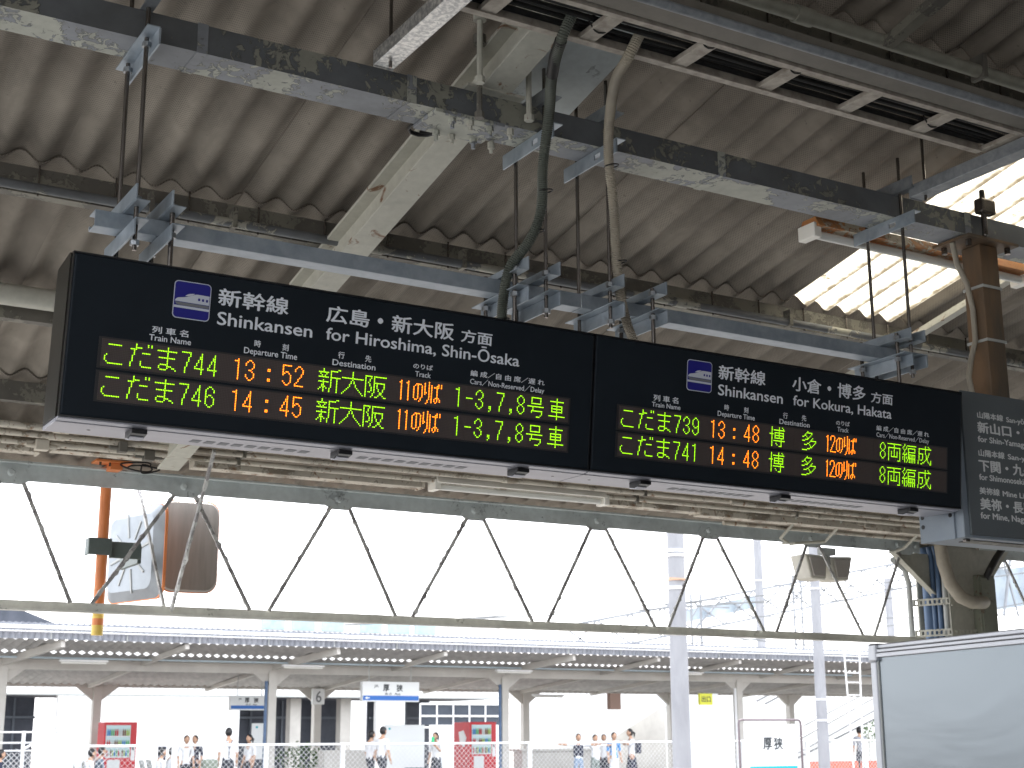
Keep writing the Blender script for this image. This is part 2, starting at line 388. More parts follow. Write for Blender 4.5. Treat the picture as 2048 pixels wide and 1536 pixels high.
# ------------------------------------------------------------------ near roof
SL = .216
def roofZ(y): return 3.49 + SL*(4.75-y)
PITCH, AMP, COVER = .13, .0185, .65
def sheet_mesh(y0, y1, mat, nm, waves=5.5, x0=0, drop=0):
    mb = MB(); n = int(waves*10); T = .006
    for i in range(n+1):
        x = x0 + i*PITCH/10; w = math.cos(2*math.pi*(x)/PITCH)*AMP + AMP - drop
        for y in (y0, y1):
            mb.v.append((x, y, roofZ(y)+w)); mb.v.append((x, y, roofZ(y)+w+T))
    for i in range(n):
        a = i*4; b = a+4
        for f in ((a, b, b+2, a+2), (a+1, a+3, b+3, b+1), (a, a+1, b+1, b), (a+2, b+2, b+3, a+3)): mb.f.append(f); mb.mi.append(0)
    mb.f += [(0, 2, 3, 1), (n*4, n*4+1, n*4+3, n*4+2)]; mb.mi += [0, 0]
    o = obj(nm, mb, mat, smooth=True); return o
roof = struct(bpy.data.objects.new('canopy_roof', None)); COL.objects.link(roof)
roof['label'] = 'corrugated slate canopy roof over the near platform'
rows = [(-.11, 1.55, 0), (1.49, 3.17, .0065), (3.112, 4.79, .013), (4.732, 6.41, .0195), (6.352, 7.50, .026)]
for ri, (ya, yb, dr) in enumerate(rows):
    proto = sheet_mesh(ya, yb, SLATE, 'corrugated_sheet', 5.5, 0, dr)
    X = -.936+.65*0; first = True
    k0 = -6; k1 = 10 if ri < 4 else 16
    for k in range(k0, k1+1):
        x = 4.264 + .65*k
        if k == 0 and ri in (2, 3): continue
        if k == -1 and ri in (1, 2):
            o = sheet_mesh(ya, yb, SLATE, 'corrugated_sheet', 5.0, 0, dr); o.location = (x, 0, 0); o.parent = roof; continue
        o = proto if first else inst(proto, (0, 0, 0)); first = False
        o.location = (x, random.uniform(-.012, .012), random.uniform(-.002, .002)+.0015*(k % 2)); o.parent = roof
    for kk in ((0,) if ri in (2,) else ()):
        o = sheet_mesh(ya, yb, SKYL, 'translucent_sheet', 5.04, 0, dr+.004); o.location = (4.264, 0, 0); o.parent = roof
    if ri == 3:
        o = inst(proto, (0, 0, 0)); o.location = (4.264, 0, 0); o.parent = roof
# second translucent sheet one row up, to the right of the first
o = sheet_mesh(1.49, 3.17, SKYL, 'translucent_sheet', 5.04, 0, .012); o.location = (4.264+.001, 0, .0); o.parent = roof
# remaining roof out of sight of the individual sheets (both sides, and the other slope)
mb = MB()
def slab(x0, x1, y0, y1, s=1):
    n = max(2, int((x1-x0)/PITCH*4))
    for i in range(n):
        xa = x0+(x1-x0)*i/n; xb = x0+(x1-x0)*(i+1)/n
        wa, wb = math.cos(2*math.pi*(xa-4.264)/PITCH)*AMP+AMP-.01, math.cos(2*math.pi*(xb-4.264)/PITCH)*AMP+AMP-.01
        mb.add([(xa, s*y0, roofZ(y0)+wa), (xb, s*y0, roofZ(y0)+wb), (xb, s*y1, roofZ(y1)+wb), (xa, s*y1, roofZ(y1)+wa)], [(0, 1, 2, 3)])
slab(-3.1, .45, -.1, 7.48); slab(11.42, 30, -.1, 6.4); slab(15.32, 30, 6.4, 7.5); slab(-3.1, 30, .1, 7.6, -1)
stuff(obj('corrugated_sheeting', mb, SLATE, roof))

def purlin(y, label, x0=-3.1, x1=30):
    h = roofZ(y)
    o = obj('purlin', MB().box(x0, x1, y, y+.005, h-.118, h-.004-.0065*round(abs(y-1.51)/1.62+1)*(y > 0)).box(x0, x1, y+.0052, y+.05, h-.118, h-.113), PURL)
    tag(o, label, 'purlin', 'purlins under the corrugated roof'); return o
purlin(1.51, 'dark purlin nearest the ridge under the roof'); purlin(3.13, 'dark purlin above the cable tray')
purlin(4.75, 'dirty grey purlin directly behind the hanging steel channels'); purlin(6.37, 'pale dirty purlin low behind the departure boards')
purlin(-1.51, 'purlin behind the camera, upper'); purlin(-4.75, 'purlin behind the camera, lower')
# hook bolts holding the sheets, one every second crest
hk = MB().cyl((0, 4.742, roofZ(4.75)+.02), (0, 4.742, roofZ(4.75)-.125), .0035, 6).cyl((0, 4.742, roofZ(4.75)+.012), (0, 4.742, roofZ(4.75)+.026), .010, 8)
hb = None
for yy in (4.75, 3.13):
    for k in range(-14, 22):
        x = 4.264+.065+.26*k
        if x < .2 or x > 8.5: continue
        if hb is None: hb = obj('hook_bolt', hk, ROD, roof); o = hb
        else: o = hb.copy(); COL.objects.link(o)
        o.location = (x, yy-4.75, roofZ(yy)-roofZ(4.75))

# rafters: I beams that follow the slope
def ibeam(mb, x0, x1, ya, yb, zt, d=.13, tf=.012, tw=.012, s=1):
    """flanges x0..x1, top surface zt(y)"""
    def sl(a, b, o0, o1):
        mb.add([(a, s*ya, zt(ya)-o1), (b, s*ya, zt(ya)-o1), (b, s*yb, zt(yb)-o1), (a, s*yb, zt(yb)-o1), (a, s*ya, zt(ya)-o0), (b, s*ya, zt(ya)-o0), (b, s*yb, zt(yb)-o0), (a, s*yb, zt(yb)-o0)],
               [(0, 3, 2, 1), (4, 5, 6, 7), (0, 1, 5, 4), (1, 2, 6, 5), (2, 3, 7, 6), (3, 0, 4, 7)])
    sl(x0, x1, 0, tf); xm = (x0+x1)/2; sl(xm-tw/2, xm+tw/2, tf, d-tf); sl(x0, x1, d-tf, d)
    return mb
for i, xr in enumerate((-2.9, 2.027, 7.70, 13.38)):
    lab = ['cream painted rafter far to the left of the boards', 'broad cream painted rafter crossing behind the left departure board', 'painted rafter above the conduit laden column', 'painted rafter beyond the column'][i]
    t = thing('rafter', lab, 'rafter', (xr, 3.6, 3.5), 'sloping rafters under the canopy roof')
    obj('beam', ibeam(MB(), xr-.052, xr+.052, -.05, 6.66, lambda y: roofZ(y)-.119), PALE, t, bevel=.002)
    if i == 1:
        obj('splice_plate', MB().box(xr-.1, xr+.1, 3.52, 3.72, 3.5005, 3.5085), PALE, t)
        for dx in (-.07, .07):
            for yy in (3.56, 3.68): obj('bolt', MB().cyl((xr+dx, yy, 3.41), (xr+dx, yy, 3.388), .011, 6).cyl((xr+dx, yy, 3.39), (xr+dx, yy, 3.374), .006, 8), PALE, t)
for i, (xa, xb, ya, yb) in enumerate(((3.12, 3.17, -.05, 3.02), (4.86, 4.90, 3.9, 6.35))):
    o = obj('brace', MB().bar((xa+.02, ya, roofZ(ya)-.135), (xb, yb, roofZ(yb)-.135), .045, .03), PALE if i else PURL, bevel=.002)
    tag(o, ['dark flat brace running up to the ridge above the cable tray', 'thin pale brace sloping beside the rusted post'][i], 'brace')

# main longitudinal beam the boards hang from
mb = MB(); mb.box(-16, 30, 3.553, 3.688, 3.416, 3.50); t = thing('main_beam', 'long square roof beam with flaking grey green paint', 'beam', (0, 3.62, 3.416))
seg = [-3.1, -.9, 1.0, 2.0, 2.45, 4.1, 8, 30]
mb = MB()
for a, b in zip(seg[:-1], seg[1:]):
    n = max(1, int((b-a)/.5)) if a > -2 and b < 9 else 1
    for i in range(n):
        xa = a+(b-a)*i/n; xb = a+(b-a)*(i+1)/n
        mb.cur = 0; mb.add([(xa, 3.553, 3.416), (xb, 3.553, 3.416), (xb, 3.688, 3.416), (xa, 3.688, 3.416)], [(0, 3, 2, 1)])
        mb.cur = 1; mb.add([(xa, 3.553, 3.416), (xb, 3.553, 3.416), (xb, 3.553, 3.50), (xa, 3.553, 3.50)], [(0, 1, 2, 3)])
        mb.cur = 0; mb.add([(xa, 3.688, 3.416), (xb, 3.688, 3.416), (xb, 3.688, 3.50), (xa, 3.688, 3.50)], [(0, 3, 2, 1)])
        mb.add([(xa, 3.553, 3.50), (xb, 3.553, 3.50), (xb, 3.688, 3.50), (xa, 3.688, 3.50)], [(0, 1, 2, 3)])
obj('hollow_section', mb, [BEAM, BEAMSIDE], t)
for a, b in ((1.74, 1.77), (1.10, 1.13), (2.9, 2.93), (4.07, 4.10)):
    obj('joint_strap', MB().box(a, b, 3.5505, 3.6905, 3.4135, 3.5025), BEAM, t)
obj('bearing_plate', MB().box(1.83, 2.07, 3.545, 3.696, 3.404, 3.4158), BEAM, t, bevel=.002)
for dx, yy in ((1.90, 3.57), (2.03, 3.57), (1.90, 3.675), (2.03, 3.675)):
    obj('bolt', MB().cyl((dx, yy, 3.404), (dx, yy, 3.39), .012, 6).cyl((dx, yy, 3.39), (dx, yy, 3.372), .0065, 8), BEAM, t)
# anchor rods between beam and rafter
for i, (x, y, z0, z1) in enumerate(((1.955, 3.50, 3.41, 3.66), (1.90, 3.40, 3.47, 3.68), (2.14, 3.52, 3.45, 3.65))):
    o = obj('anchor_rod', MB().cyl((x, y, z0), (x, y, z1), .009, 8).cyl((x, y, z0), (x, y, z0-.02), .015, 6).cyl((x, y, z1-.03), (x, y, z1), .02, 10), PALE if i else PURL, smooth=True)
    tag(o, ['thick painted anchor rod in front of the beam joint', 'short flaking anchor rod behind the zinc arm', 'dark anchor rod right of the beam joint'][i], 'anchor rod')
o = obj('gusset_plate', MB().prism([Vector((2.12, 3.2, roofZ(3.2)-.13)), Vector((2.42, 3.05, roofZ(3.05)-.12)), Vector((2.42, 3.75, roofZ(3.75)-.12)), Vector((2.12, 3.75, roofZ(3.75)-.13))], (0, 0, 0), (0, 0, .008)), TRUSS)
tag(o, 'flat grey green plate beside the cream rafter above the beam', 'plate')
# loop of black cable tucked on the rafter under the beam
pts = [(1.915+.045*math.cos(a/20*2*math.pi*2.2)*(1-.004*a), 3.80+.045*math.sin(a/20*2*math.pi*2.2), 3.455+.0008*a) for a in range(21)]
o = obj('cable_coil', MB().tube(pts, .004, 6), CABLE, smooth=True); tag(o, 'small coil of black cable on the cream rafter', 'cable')

# pipes along the roof
def pipe(y, z, r, x0, x1, mat, label, couplings=(), name='conduit_pipe', clips=()):
    t = thing(name, label, 'pipe', (x0, y, z), 'pipes and conduits running under the roof')
    obj('tube', MB().cyl((x0, y, z), (x1, y, z), r, 14), mat, t, smooth=True)
    for c in couplings: obj('coupling', MB().cyl((c-.035, y, z), (c+.035, y, z), r*1.28, 14), mat, t, smooth=True)
    for c in clips: obj('clip', MB().box(c-.008, c+.008, y-r*1.35, y+r*1.35, z-r*1.3, z+.055), PURL, t)
    return t
pipe(4.700, 3.377, .0165, -6, 14, peel('half_stripped_pipe_paint', (.42, .41, .35), (.16, .17, .18), .48, 2.2, dirtamt=.6), 'flaking pale conduit just under the second purlin', (1.35, 2.17, 3.6), clips=(.3, 1.32, 1.62, 2.55, 3.3, 4.2))
pipe(3.03, 3.742, .022, -6, 14, M('dark_pipe_paint', (.24, .24, .20), (.32, .32, .27), .6, 0, 14), 'spotted grey green conduit high above the duct', (2.83,), clips=(2.2, 3.6))
pipe(5.50, 3.235, .042, -3, 12, PALE, 'thick cream pipe passing behind the left board', ())
o = obj('support_angle', MB().box(-3, 12, 5.58, 5.63, 3.165, 3.215), PURL); tag(o, 'dark angle under the thick cream pipe', 'angle')
for y, z, r, lab in ((6.58, 2.958, .016, 'thin rust stained conduit, uppermost below the boards'), (6.66, 2.938, .014, 'thin cream conduit, second below the boards'), (6.74, 2.915, .014, 'thin cream conduit, third below the boards')):
    pipe(y, z, r, -4, 7.5, CREAM, lab, (1.5, 3.9, 6.2), clips=(1.2, 2.4, 4.8, 6.0))
for a, b, z in ((-3, 1.46, 2.885), (1.52, 2.12, 2.902), (2.2, 3.46, 2.882), (4.62, 5.3, 2.882), (5.32, 7.4, 2.868)):
    t = thing('cable_duct', {-3: 'cream cable duct at the far left below the board', 1.52: 'short cream duct behind the orange pole head', 2.2: 'long rust streaked cream duct under the left board', 4.62: 'short cream duct right of the low lamp', 5.32: 'cream cable duct under the right board'}[a], 'duct', (a, 6.85, z), 'cream cable ducts low under the roof')
    obj('channel', MB().box(a, b, 6.80, 6.885, z, z+.035), CREAM, t, bevel=.003)
    obj('lid', MB().box(a, b, 6.795, 6.89, z+.0352, z+.045), CREAM, t)
    obj('end_cap', MB().box(b-.006, b+.004, 6.79, 6.895, z-.004, z+.048), CREAM, t)
for a, b, y, z, lab in ((5.3, 7.5, 6.5, 2.90, 'cream conduit below the right board, upper'), (5.6, 7.5, 6.95, 2.86, 'cream conduit below the right board, lower'), (1.2, 2.02, 6.93, 2.962, 'thick cream rail behind the orange pole head')):
    pipe(y, z, .013 if a > 2 else .02, a, b, CREAM, lab)
# rusty junction pieces between the conduits
for x, y, z, w, lab in ((1.42, 6.7, 2.90, .06, 'small rusted junction box far left below the board'), (1.78, 6.62, 2.91, .04, 'small rusted saddle left of the orange pole head'), (1.93, 6.72, 2.90, .05, 'rusted junction box behind the left board latch'), (4.88, 6.78, 2.90, .07, 'dark junction box right of the low lamp'), (6.62, 6.78, 2.90, .08, 'dark junction box above the loudspeakers')):
    o = obj('junction_box', MB().box(x, x+w, y, y+.05, z-.02, z+.03).cyl((x-.04, y+.025, z), (x+w+.04, y+.025, z), .011, 8), CREAM if w > .05 else PURL, bevel=.003)
    tag(o, lab, 'junction box')
for i, (x0, z0, x1) in enumerate(((6.05, 2.95, 6.22), (6.42, 2.95, 6.28), (7.12, 2.95, 7.16))):
    pts = [(x0, 6.75, z0), (x0+.01, 6.85, z0-.09), (x0+.03, 6.98, z0-.15), (x1-.02, 7.05, z0-.165), (x1, 7.12, z0-.16)]
    o = obj('bent_conduit', MB().tube(pts, .010, 10), COLP, smooth=True)
    tag(o, ['bent grey conduit left above the loudspeakers', 'bent grey conduit right above the loudspeakers', 'bent grey conduit next to the direction sign'][i], 'conduit')

# ------------------------------------------------------------------ lattice girder
def girder(x0, x1, label, nodes, mids):
    t = thing('lattice_girder', label, 'girder', ((x0+x1)/2, 7.2, 2.2), 'lattice girders along the platform edge')
    mb = MB(); mb.box(x0, x1, 7.192, 7.204, 2.812, 2.902); mb.box(x0, x1, 7.150, 7.1918, 2.892, 2.902)
    obj('top_chord', mb, TRUSS, t, bevel=.001)
    mb = MB(); mb.box(x0, x1, 7.192, 7.204, 2.186, 2.236); mb.box(x0, x1, 7.150, 7.1918, 2.186, 2.194)
    obj('bottom_chord', mb, TRUSSL, t, bevel=.001)
    for n in nodes:
        obj('node_plate', MB().prism([Vector((n-.09, 7.186, 2.815)), Vector((n-.05, 7.186, 2.792)), Vector((n+.05, 7.186, 2.792)), Vector((n+.09, 7.186, 2.815)), Vector((n+.06, 7.186, 2.87)), Vector((n-.06, 7.186, 2.87))], (0, 0, 0), (0, .0055, 0)), TRUSS, t)
        obj('rivet', MB().cyl((n-.005, 7.186, 2.848), (n-.005, 7.172, 2.848), .020, 10, .012), TRUSS, t, smooth=True)
    for a in nodes:
        for b in mids:
            if abs(a-b) < .6:
                s_ = 1 if b > a else -1
                pa = Vector((a+s_*.055, 7.178, 2.80)); pb = Vector((b-s_*.052, 7.178, 2.232))
                obj('lattice_bar', MB().bar(pa, pb, .018, .010, (0, 1, 0), 40, .10), LATT, t)
    return t
girder(-6, 7.52, 'pale lattice girder spanning behind the departure boards', [-1.15, -.30, .55, 1.42, 2.28, 3.145, 3.985, 4.83, 5.675, 6.525, 7.37], [-.73, .12, .97, 1.79+.0, 2.705, 3.54, 4.413, 5.278, 6.13, 6.975])
girder(8.12, 22, 'lattice girder continuing right beyond the column', [8.3+.86*i for i in range(16)], [8.73+.86*i for i in range(16)])
o = obj('cross_brace', MB().bar((2.18, 6.45, 2.90), (2.235, 7.165, 2.215), .024, .012, (1, 0, 0), 26, .12), LATT); tag(o, 'diagonal brace from the rafter down to the lower chord', 'brace')
o = obj('cross_brace', MB().bar((2.165, 7.62, 2.90), (2.225, 7.24, 2.215), .02, .012, (1, 0, 0), 26, .12), LATT); tag(o, 'thin brace crossing behind the mirror back', 'brace')
o = obj('eave_rail', MB().box(-3, 22, 7.36, 7.40, roofZ(7.4)-.035, roofZ(7.4)-.020), PURL); tag(o, 'slim eave rail under the roof edge', 'rail')

# ------------------------------------------------------------------ column with conduits
t = thing('platform_column', 'painted steel column carrying the lattice girder, full of conduits', 'column', (7.75, 7.2, 0))
obj('shaft', MB().box(7.62, 7.92, 7.05, 7.062, 0, 2.9).box(7.62, 7.92, 7.338, 7.35, 0, 2.9).box(7.764, 7.776, 7.0622, 7.3378, 0, 2.9), COLP, t)
obj('haunch', MB().prism([Vector((7.26, 7.22, 2.81)), Vector((7.62, 7.22, 2.81)), Vector((7.62, 7.22, 2.52)), Vector((7.56, 7.22, 2.60))], (0, -.012, 0), (0, 0, 0)).bar((7.26, 7.19, 2.80), (7.62, 7.19, 2.53), .05, .01), COLP, t)
for k in range(3): obj('rivet', MB().cyl((7.30+.085*k, 7.186, 2.856), (7.30+.085*k, 7.170, 2.856), .02, 8, .013), TRUSS, t, smooth=True)
obj('haunch', MB().prism([Vector((7.62, 7.04, 2.84)), Vector((8.22, 7.04, 2.84)), Vector((7.84, 7.04, 2.44)), Vector((7.62, 7.04, 2.44))], (0, -.01, 0), (0, 0, 0)), COLP, t)
for i, (x, y, r, mt, lab) in enumerate(((7.50, 7.30, .020, GREYPIPE, 'grey riser pipe bending onto the girder left of the column'), (7.66, 7.27, .045, BLUEPIPE, 'broad blue riser pipe in the column recess'), (7.62, 7.19, .018, BLUEPIPE, 'slim blue riser pipe in the column recess'), (7.62, 7.14, .018, BLUEPIPE, 'second slim blue riser pipe in the column recess'), (7.62, 7.085, .020, GREYPIPE, 'grey riser pipe at the right of the column recess'))):
    t2 = thing('riser_pipe', lab, 'pipe', (x, y, 0), 'riser pipes strapped to the column')
    pts = [(x, y, .02), (x, y, 2.78), (x, y+.02, 2.86)] if i else [(x, y, .02), (x, y, 2.6), (x-.05, y-.02, 2.70), (x-.2, y-.06, 2.76)]
    obj('tube', MB().tube(pts, r, 12), mt, t2, smooth=True)
for z in (2.475, 2.265):
    t2 = thing('slotted_rail', 'slotted strut rail holding the risers, ' + ('upper' if z > 2.4 else 'lower'), 'rail', (7.75, 7.03, z), 'slotted rails across the column')
    mb = MB()
    for (xa, ya, xb, yb, nn_) in ((7.53, 7.30, 7.60, 7.03, 8), (7.60, 7.03, 7.99, 7.03, 11)):
        pa, pb = Vector((xa, ya, z)), Vector((xb, yb, z)); e_ = pb-pa
        for dz in (.018, -.018): mb.bar(pa+Vector((0, 0, dz)), pb+Vector((0, 0, dz)), .005, .012)
        for k in range(nn_): mb.bar(pa+e_*(k/nn_), pa+e_*((k+.5)/nn_), .005, .023)
    obj('strut', mb, COLP, t2)
t2 = thing('switch_box', 'olive metal box on the right side of the column', 'electrical box', (7.93, 7.0, 2.1))
obj('case', MB().box(7.84, 8.0, 6.98, 7.0499, 1.95, 2.66), BOXG, t2, bevel=.008)
obj('door', MB().box(7.85, 7.99, 6.970, 6.9798, 1.97, 2.64), BOXG, t2, bevel=.003)
o = obj('flexible_conduit', MB().tube([(7.49, 6.98, 2.90), (7.50, 6.97, 2.72), (7.53, 6.95, 2.58), (7.60, 6.93, 2.49), (7.70, 6.93, 2.46), (7.83, 6.95, 2.465), (7.86, 6.97, 2.47)], .045, 14), FLEXB, smooth=True)
tag(o, 'thick beige conduit curving down in front of the column', 'conduit')
o = obj('flexible_conduit', MB().tube([(8.1, 6.95, 2.88), (8.0, 6.95, 2.78), (7.93, 6.95, 2.70), (7.92, 7.0, 2.62)], .025, 10), CABLE, smooth=True)
tag(o, 'black cable dropping into the olive box', 'cable')

# loudspeakers under the top chord
t = thing('loudspeaker_pair', 'two cream box loudspeakers back to back under the girder', 'loudspeaker', (6.76, 7.3, 2.81))
obj('bracket', MB().box(6.70, 6.82, 7.28, 7.33, 2.765, 2.812).cyl((6.76, 7.3, 2.70), (6.76, 7.3, 2.78), .018, 10), GREYPIPE, t)
for s_ in (-1, 1):
    mb = MB(); c = 6.76
    q = [Vector((c+s_*.01, 7.28, 2.755)), Vector((c+s_*.21, 7.28, 2.765)), Vector((c+s_*.165, 7.28, 2.60)), Vector((c+s_*.04, 7.28, 2.595))]
    mb.prism(q, (0, 0, 0), (0, .16, 0)); obj('speaker_box', mb, SPK, t, bevel=.012)
    ctr = sum(q, Vector())/4; qq = [ctr+(a-ctr)*.76 for a in q]
    obj('speaker_grille', MB().prism(qq, (0, -.012, 0), (0, -.0005, 0)), SPKG, t, bevel=.004)

# ------------------------------------------------------------------ orange pole and mirrors
t = thing('orange_pole', 'orange hanging pole with yellow bands at its foot', 'pole', (1.893, 7.245, 2.1))
px_, py_ = 1.893, 7.245
obj('shaft', MB().cyl((px_, py_, 2.189), (px_, py_, 2.905), .028, 20), ORANGE, t, smooth=True)
for z0, z1, mt in ((2.166, 2.189, YELLOW), (2.133, 2.166, ORANGE), (2.085, 2.133, YELLOW)): obj('band', MB().cyl((px_, py_, z1), (px_, py_, z0), .0285, 20), mt, t, smooth=True)
obj('head_plate', MB().box(1.79, 1.97, 7.06, 7.165, 2.918, 2.930).box(1.865, 1.925, 7.075, 7.16, 2.885, 2.9178).box(1.865, 1.925, 7.16, 7.26, 2.905, 2.9178), ORANGE, t, bevel=.002)
for dx in (1.815, 1.862): obj('threaded_rod', MB().cyl((dx, 7.08, 2.90), (dx, 7.08, 2.985), .006, 8).cyl((dx, 7.08, 2.931), (dx, 7.08, 2.945), .011, 6), ROD, t)
pts = []
for i in range(70):
    a = i/69*2*math.pi*2.5; q = .55+.45*math.sin(i*.12); pts.append((2.0+.10*math.cos(a)*q+.0006*i, 7.06, 2.912+.020*math.sin(a)-.0003*i+.003*math.sin(i*.5)))
o = obj('cable_loop', MB().tube(pts, .0042, 6), CABLE, smooth=True); tag(o, 'looped black cable beside the orange pole head', 'cable')
o = obj('pole_clamp', MB().box(1.815, 1.93, 7.205, 7.214, 2.476, 2.560).box(1.815, 1.825, 7.2145, 7.28, 2.476, 2.560).box(1.931, 2.09, 7.25, 7.27, 2.470, 2.552).box(2.08, 2.10, 7.2705, 7.60, 2.45, 2.54), CLAMP, bevel=.003)
tag(o, 'grey green clamp bracket joining orange pole and mirror', 'bracket')
def rrect(w, h, r, n=6):
    out = []
    for cx_, cz_, a0 in ((w/2-r, h/2-r, 0), (-w/2+r, h/2-r, 90), (-w/2+r, -h/2+r, 180), (w/2-r, -h/2+r, 270)):
        for i in range(n+1):
            a = R(a0+90*i/n); out.append((cx_+r*math.cos(a), cz_+r*math.sin(a)))
    return out
def mirror(center, ang, w, h, label, face_front):
    t = thing('platform_mirror', label, 'mirror', center)
    ax = Vector((math.cos(ang), math.sin(ang), 0)); nz_ = Vector((ax.y, -ax.x, 0)); c = Vector(center)
    P = lambda s, off: [c+ax*(x*s)+Vector((0, 0, z*s))+nz_*off for x, z in rrect(w, h, .07)]
    def loft(l1, l2, cap1=None, cap2=None):
        mb = MB(); n = len(l1); mb.add(l1+l2, [(k, (k+1) % n, n+(k+1) % n, n+k) for k in range(n)]+[tuple(range(n)), tuple(range(n, 2*n))]); return mb
    if face_front:
        obj('mirror_plate', loft(P(1, .0), P(.96, .014)), MIRF, t, smooth=True); obj('rim', loft(P(1.02, -.012), P(1.02, -.0005)), ORANGE, t)
    else:
        obj('back_shell', loft(P(1, 0), P(.80, .035)), MIRB, t); obj('rim', loft(P(1.02, -.016), P(1.02, -.0005)), ORANGE, t)
        for i in range(8):
            a = i*math.pi/4+.2; d = ax*math.cos(a)+Vector((0, 0, math.sin(a)*1.1))
            obj('rib', MB().bar(c+d*.08+nz_*.036, c+d*(.18 if i % 2 else .2)+nz_*.036, .012, .008, nz_), GREYPIPE, t)
        obj('hub', MB().bar(c+nz_*.03, c+nz_*.06, .09, .09), CLAMP, t)
    return t
mirror((2.215, 7.78, 2.56), R(104.5+180), .56, .50, 'mirror seen from its ribbed pale back, clamped to the orange pole', False)
mirror((2.50, 7.74, 2.615), R(-2), .32, .50, 'dark brown mirror face with orange rim behind the lattice', True)

# ------------------------------------------------------------------ lamps under the roof
def lamp(x0, x1, y, z, label, hmat):
    t = thing('fluorescent_lamp', label, 'lamp', ((x0+x1)/2, y, z), 'unlit fluorescent lamps under the near roof')
    obj('housing', MB().prism([Vector((x0, y-.055, z+.035)), Vector((x0, y-.035, z+.075)), Vector((x0, y+.035, z+.075)), Vector((x0, y+.055, z+.035))], (0, 0, 0), (x1-x0, 0, 0)), hmat, t, bevel=.002)
    obj('tube', MB().cyl((x0+.02, y-.005, z+.016), (x1-.02, y-.005, z+.016), .0165, 14), TUBE, t, smooth=True)
    for x in (x0, x1): obj('lamp_holder', MB().box(x-.012, x+.024, y-.04, y+.05, z-.004, z+.052), LAMPW, t, bevel=.004)
    return t
lamp(3.52, 4.66, 3.80, 3.378, 'rust stained lamp behind the beam under the bright roof panel', LAMPH)
lamp(4.78, 5.95, 3.80, 3.378, 'rust stained lamp to the right of the rusted post', LAMPH)
t = lamp(3.50, 4.58, 6.76, 2.868, 'cream lamp low beneath the left departure board', LAMPW)

# ------------------------------------------------------------------ rusted hanger post of the grey sign
t = thing('rusted_post', 'rust stained square post hanging from the beam', 'post', (4.2, 3.62, 3.4))
obj('shaft', MB().box(4.165, 4.262, 3.575, 3.665, 2.60, 3.40), RUSTY, t, bevel=.004)
obj('head_plate', MB().box(4.06, 4.33, 3.53, 3.71, 3.401, 3.412), RUSTY, t)
for dx, yy in ((4.09, 3.56), (4.30, 3.56), (4.09, 3.68), (4.30, 3.68)): obj('bolt', MB().cyl((dx, yy, 3.40), (dx, yy, 3.375), .012, 6), ROD, t)
obj('clamp_stud', MB().box(4.12, 4.20, 3.51, 3.55, 3.50, 3.56).bar((4.15, 3.53, 3.41), (4.15, 3.53, 3.60), .02, .02), ROD, t, bevel=.008)
for z in (3.23, 3.02): obj('band', MB().box(4.161, 4.266, 3.571, 3.669, z, z+.010), GREYPIPE, t)
pts = [(4.07, 3.62, 3.40), (4.085, 3.62, 3.32), (4.13, 3.62, 3.25), (4.152, 3.62, 3.15), (4.152, 3.62, 3.03), (4.12, 3.62, 2.95), (4.10, 3.62, 2.88), (4.115, 3.62, 2.80), (4.15, 3.62, 2.74)]
o = obj('flexible_conduit', MB().tube(pts, .0105, 10), FLEXB, smooth=True); tag(o, 'thin pale flexible conduit bulging along the rusted post', 'conduit')

# ------------------------------------------------------------------ cable tray, duct, arms
t = thing('cable_tray', 'ladder cable tray filled with black cables under the ridge', 'cable tray', (2.8, 3.05, 3.52))
obj('side_rail', MB().box(-4, 3.70, 3.145, 3.155, 3.515, 3.565).box(-4, 3.70, 3.13, 3.1448, 3.515, 3.519), TRAY, t)
obj('side_rail', MB().box(-4, 6, 2.958, 2.968, 3.515, 3.565).box(-4, 6, 2.9682, 2.98, 3.515, 3.519), TRAY, t)
for k in range(-14, 6):
    x = 2.10+.325*k
    obj('rung', MB().box(x-.026, x+.026, 2.969, 3.144, 3.520, 3.536), TRAY, t, bevel=.002)
for i in range(7):
    y = 3.134-.0175*i+random.uniform(-.002, .002); z = 3.552+.008*(i % 2); r = (.0095, .0065, .006, .007, .009, .0065, .0095)[i]
    pts = [(-4+.35*k, y+random.uniform(-.004, .004), z+random.uniform(-.003, .004)) for k in range(29)]
    o = obj('cable', MB().tube(pts, r, 8), CABLE, smooth=True)
    tag(o, 'black cable in the ladder tray, '+['thick one nearest the departure boards', 'second from the side nearest the boards', 'third from the side nearest the boards', 'middle one', 'thick one just past the middle', 'second from the trunking side', 'thick one nearest the trunking'][i], 'cable', 'black cables in the ladder tray')
def corrugated(pts, r, pitch=.0065, amp=.0016, n=14):
    P = [Vector(p) for p in pts]; out = []
    # Catmull-Rom resample
    Q = [P[0]*2-P[1]]+P+[P[-1]*2-P[-2]]; dense = []
    for i in range(1, len(Q)-2):
        for k in range(24):
            t_ = k/24; a, b, c, d = Q[i-1], Q[i], Q[i+1], Q[i+2]
            dense.append(.5*((2*b)+(c-a)*t_+(2*a-5*b+4*c-d)*t_*t_+(3*b-a-3*c+d)*t_**3))
    dense.append(P[-1]); acc = 0; out = [dense[0]]; st = pitch/2
    for a, b in zip(dense[:-1], dense[1:]):
        L = (b-a).length; d = st-acc
        while d <= L: out.append(a.lerp(b, d/L)); d += st
        acc = L-(d-st)
    return MB().tube(out, r, n, rf=lambda i, q: q+(amp if i % 2 else -amp))
o = obj('flexible_conduit', corrugated([(2.38, 2.99, 3.56), (2.55, 3.0, 3.548), (2.75, 3.015, 3.552), (2.95, 3.005, 3.546), (3.3, 2.998, 3.548), (3.7, 3.0, 3.548), (5.0, 3.0, 3.548)], .0145), FLEXB, smooth=True)
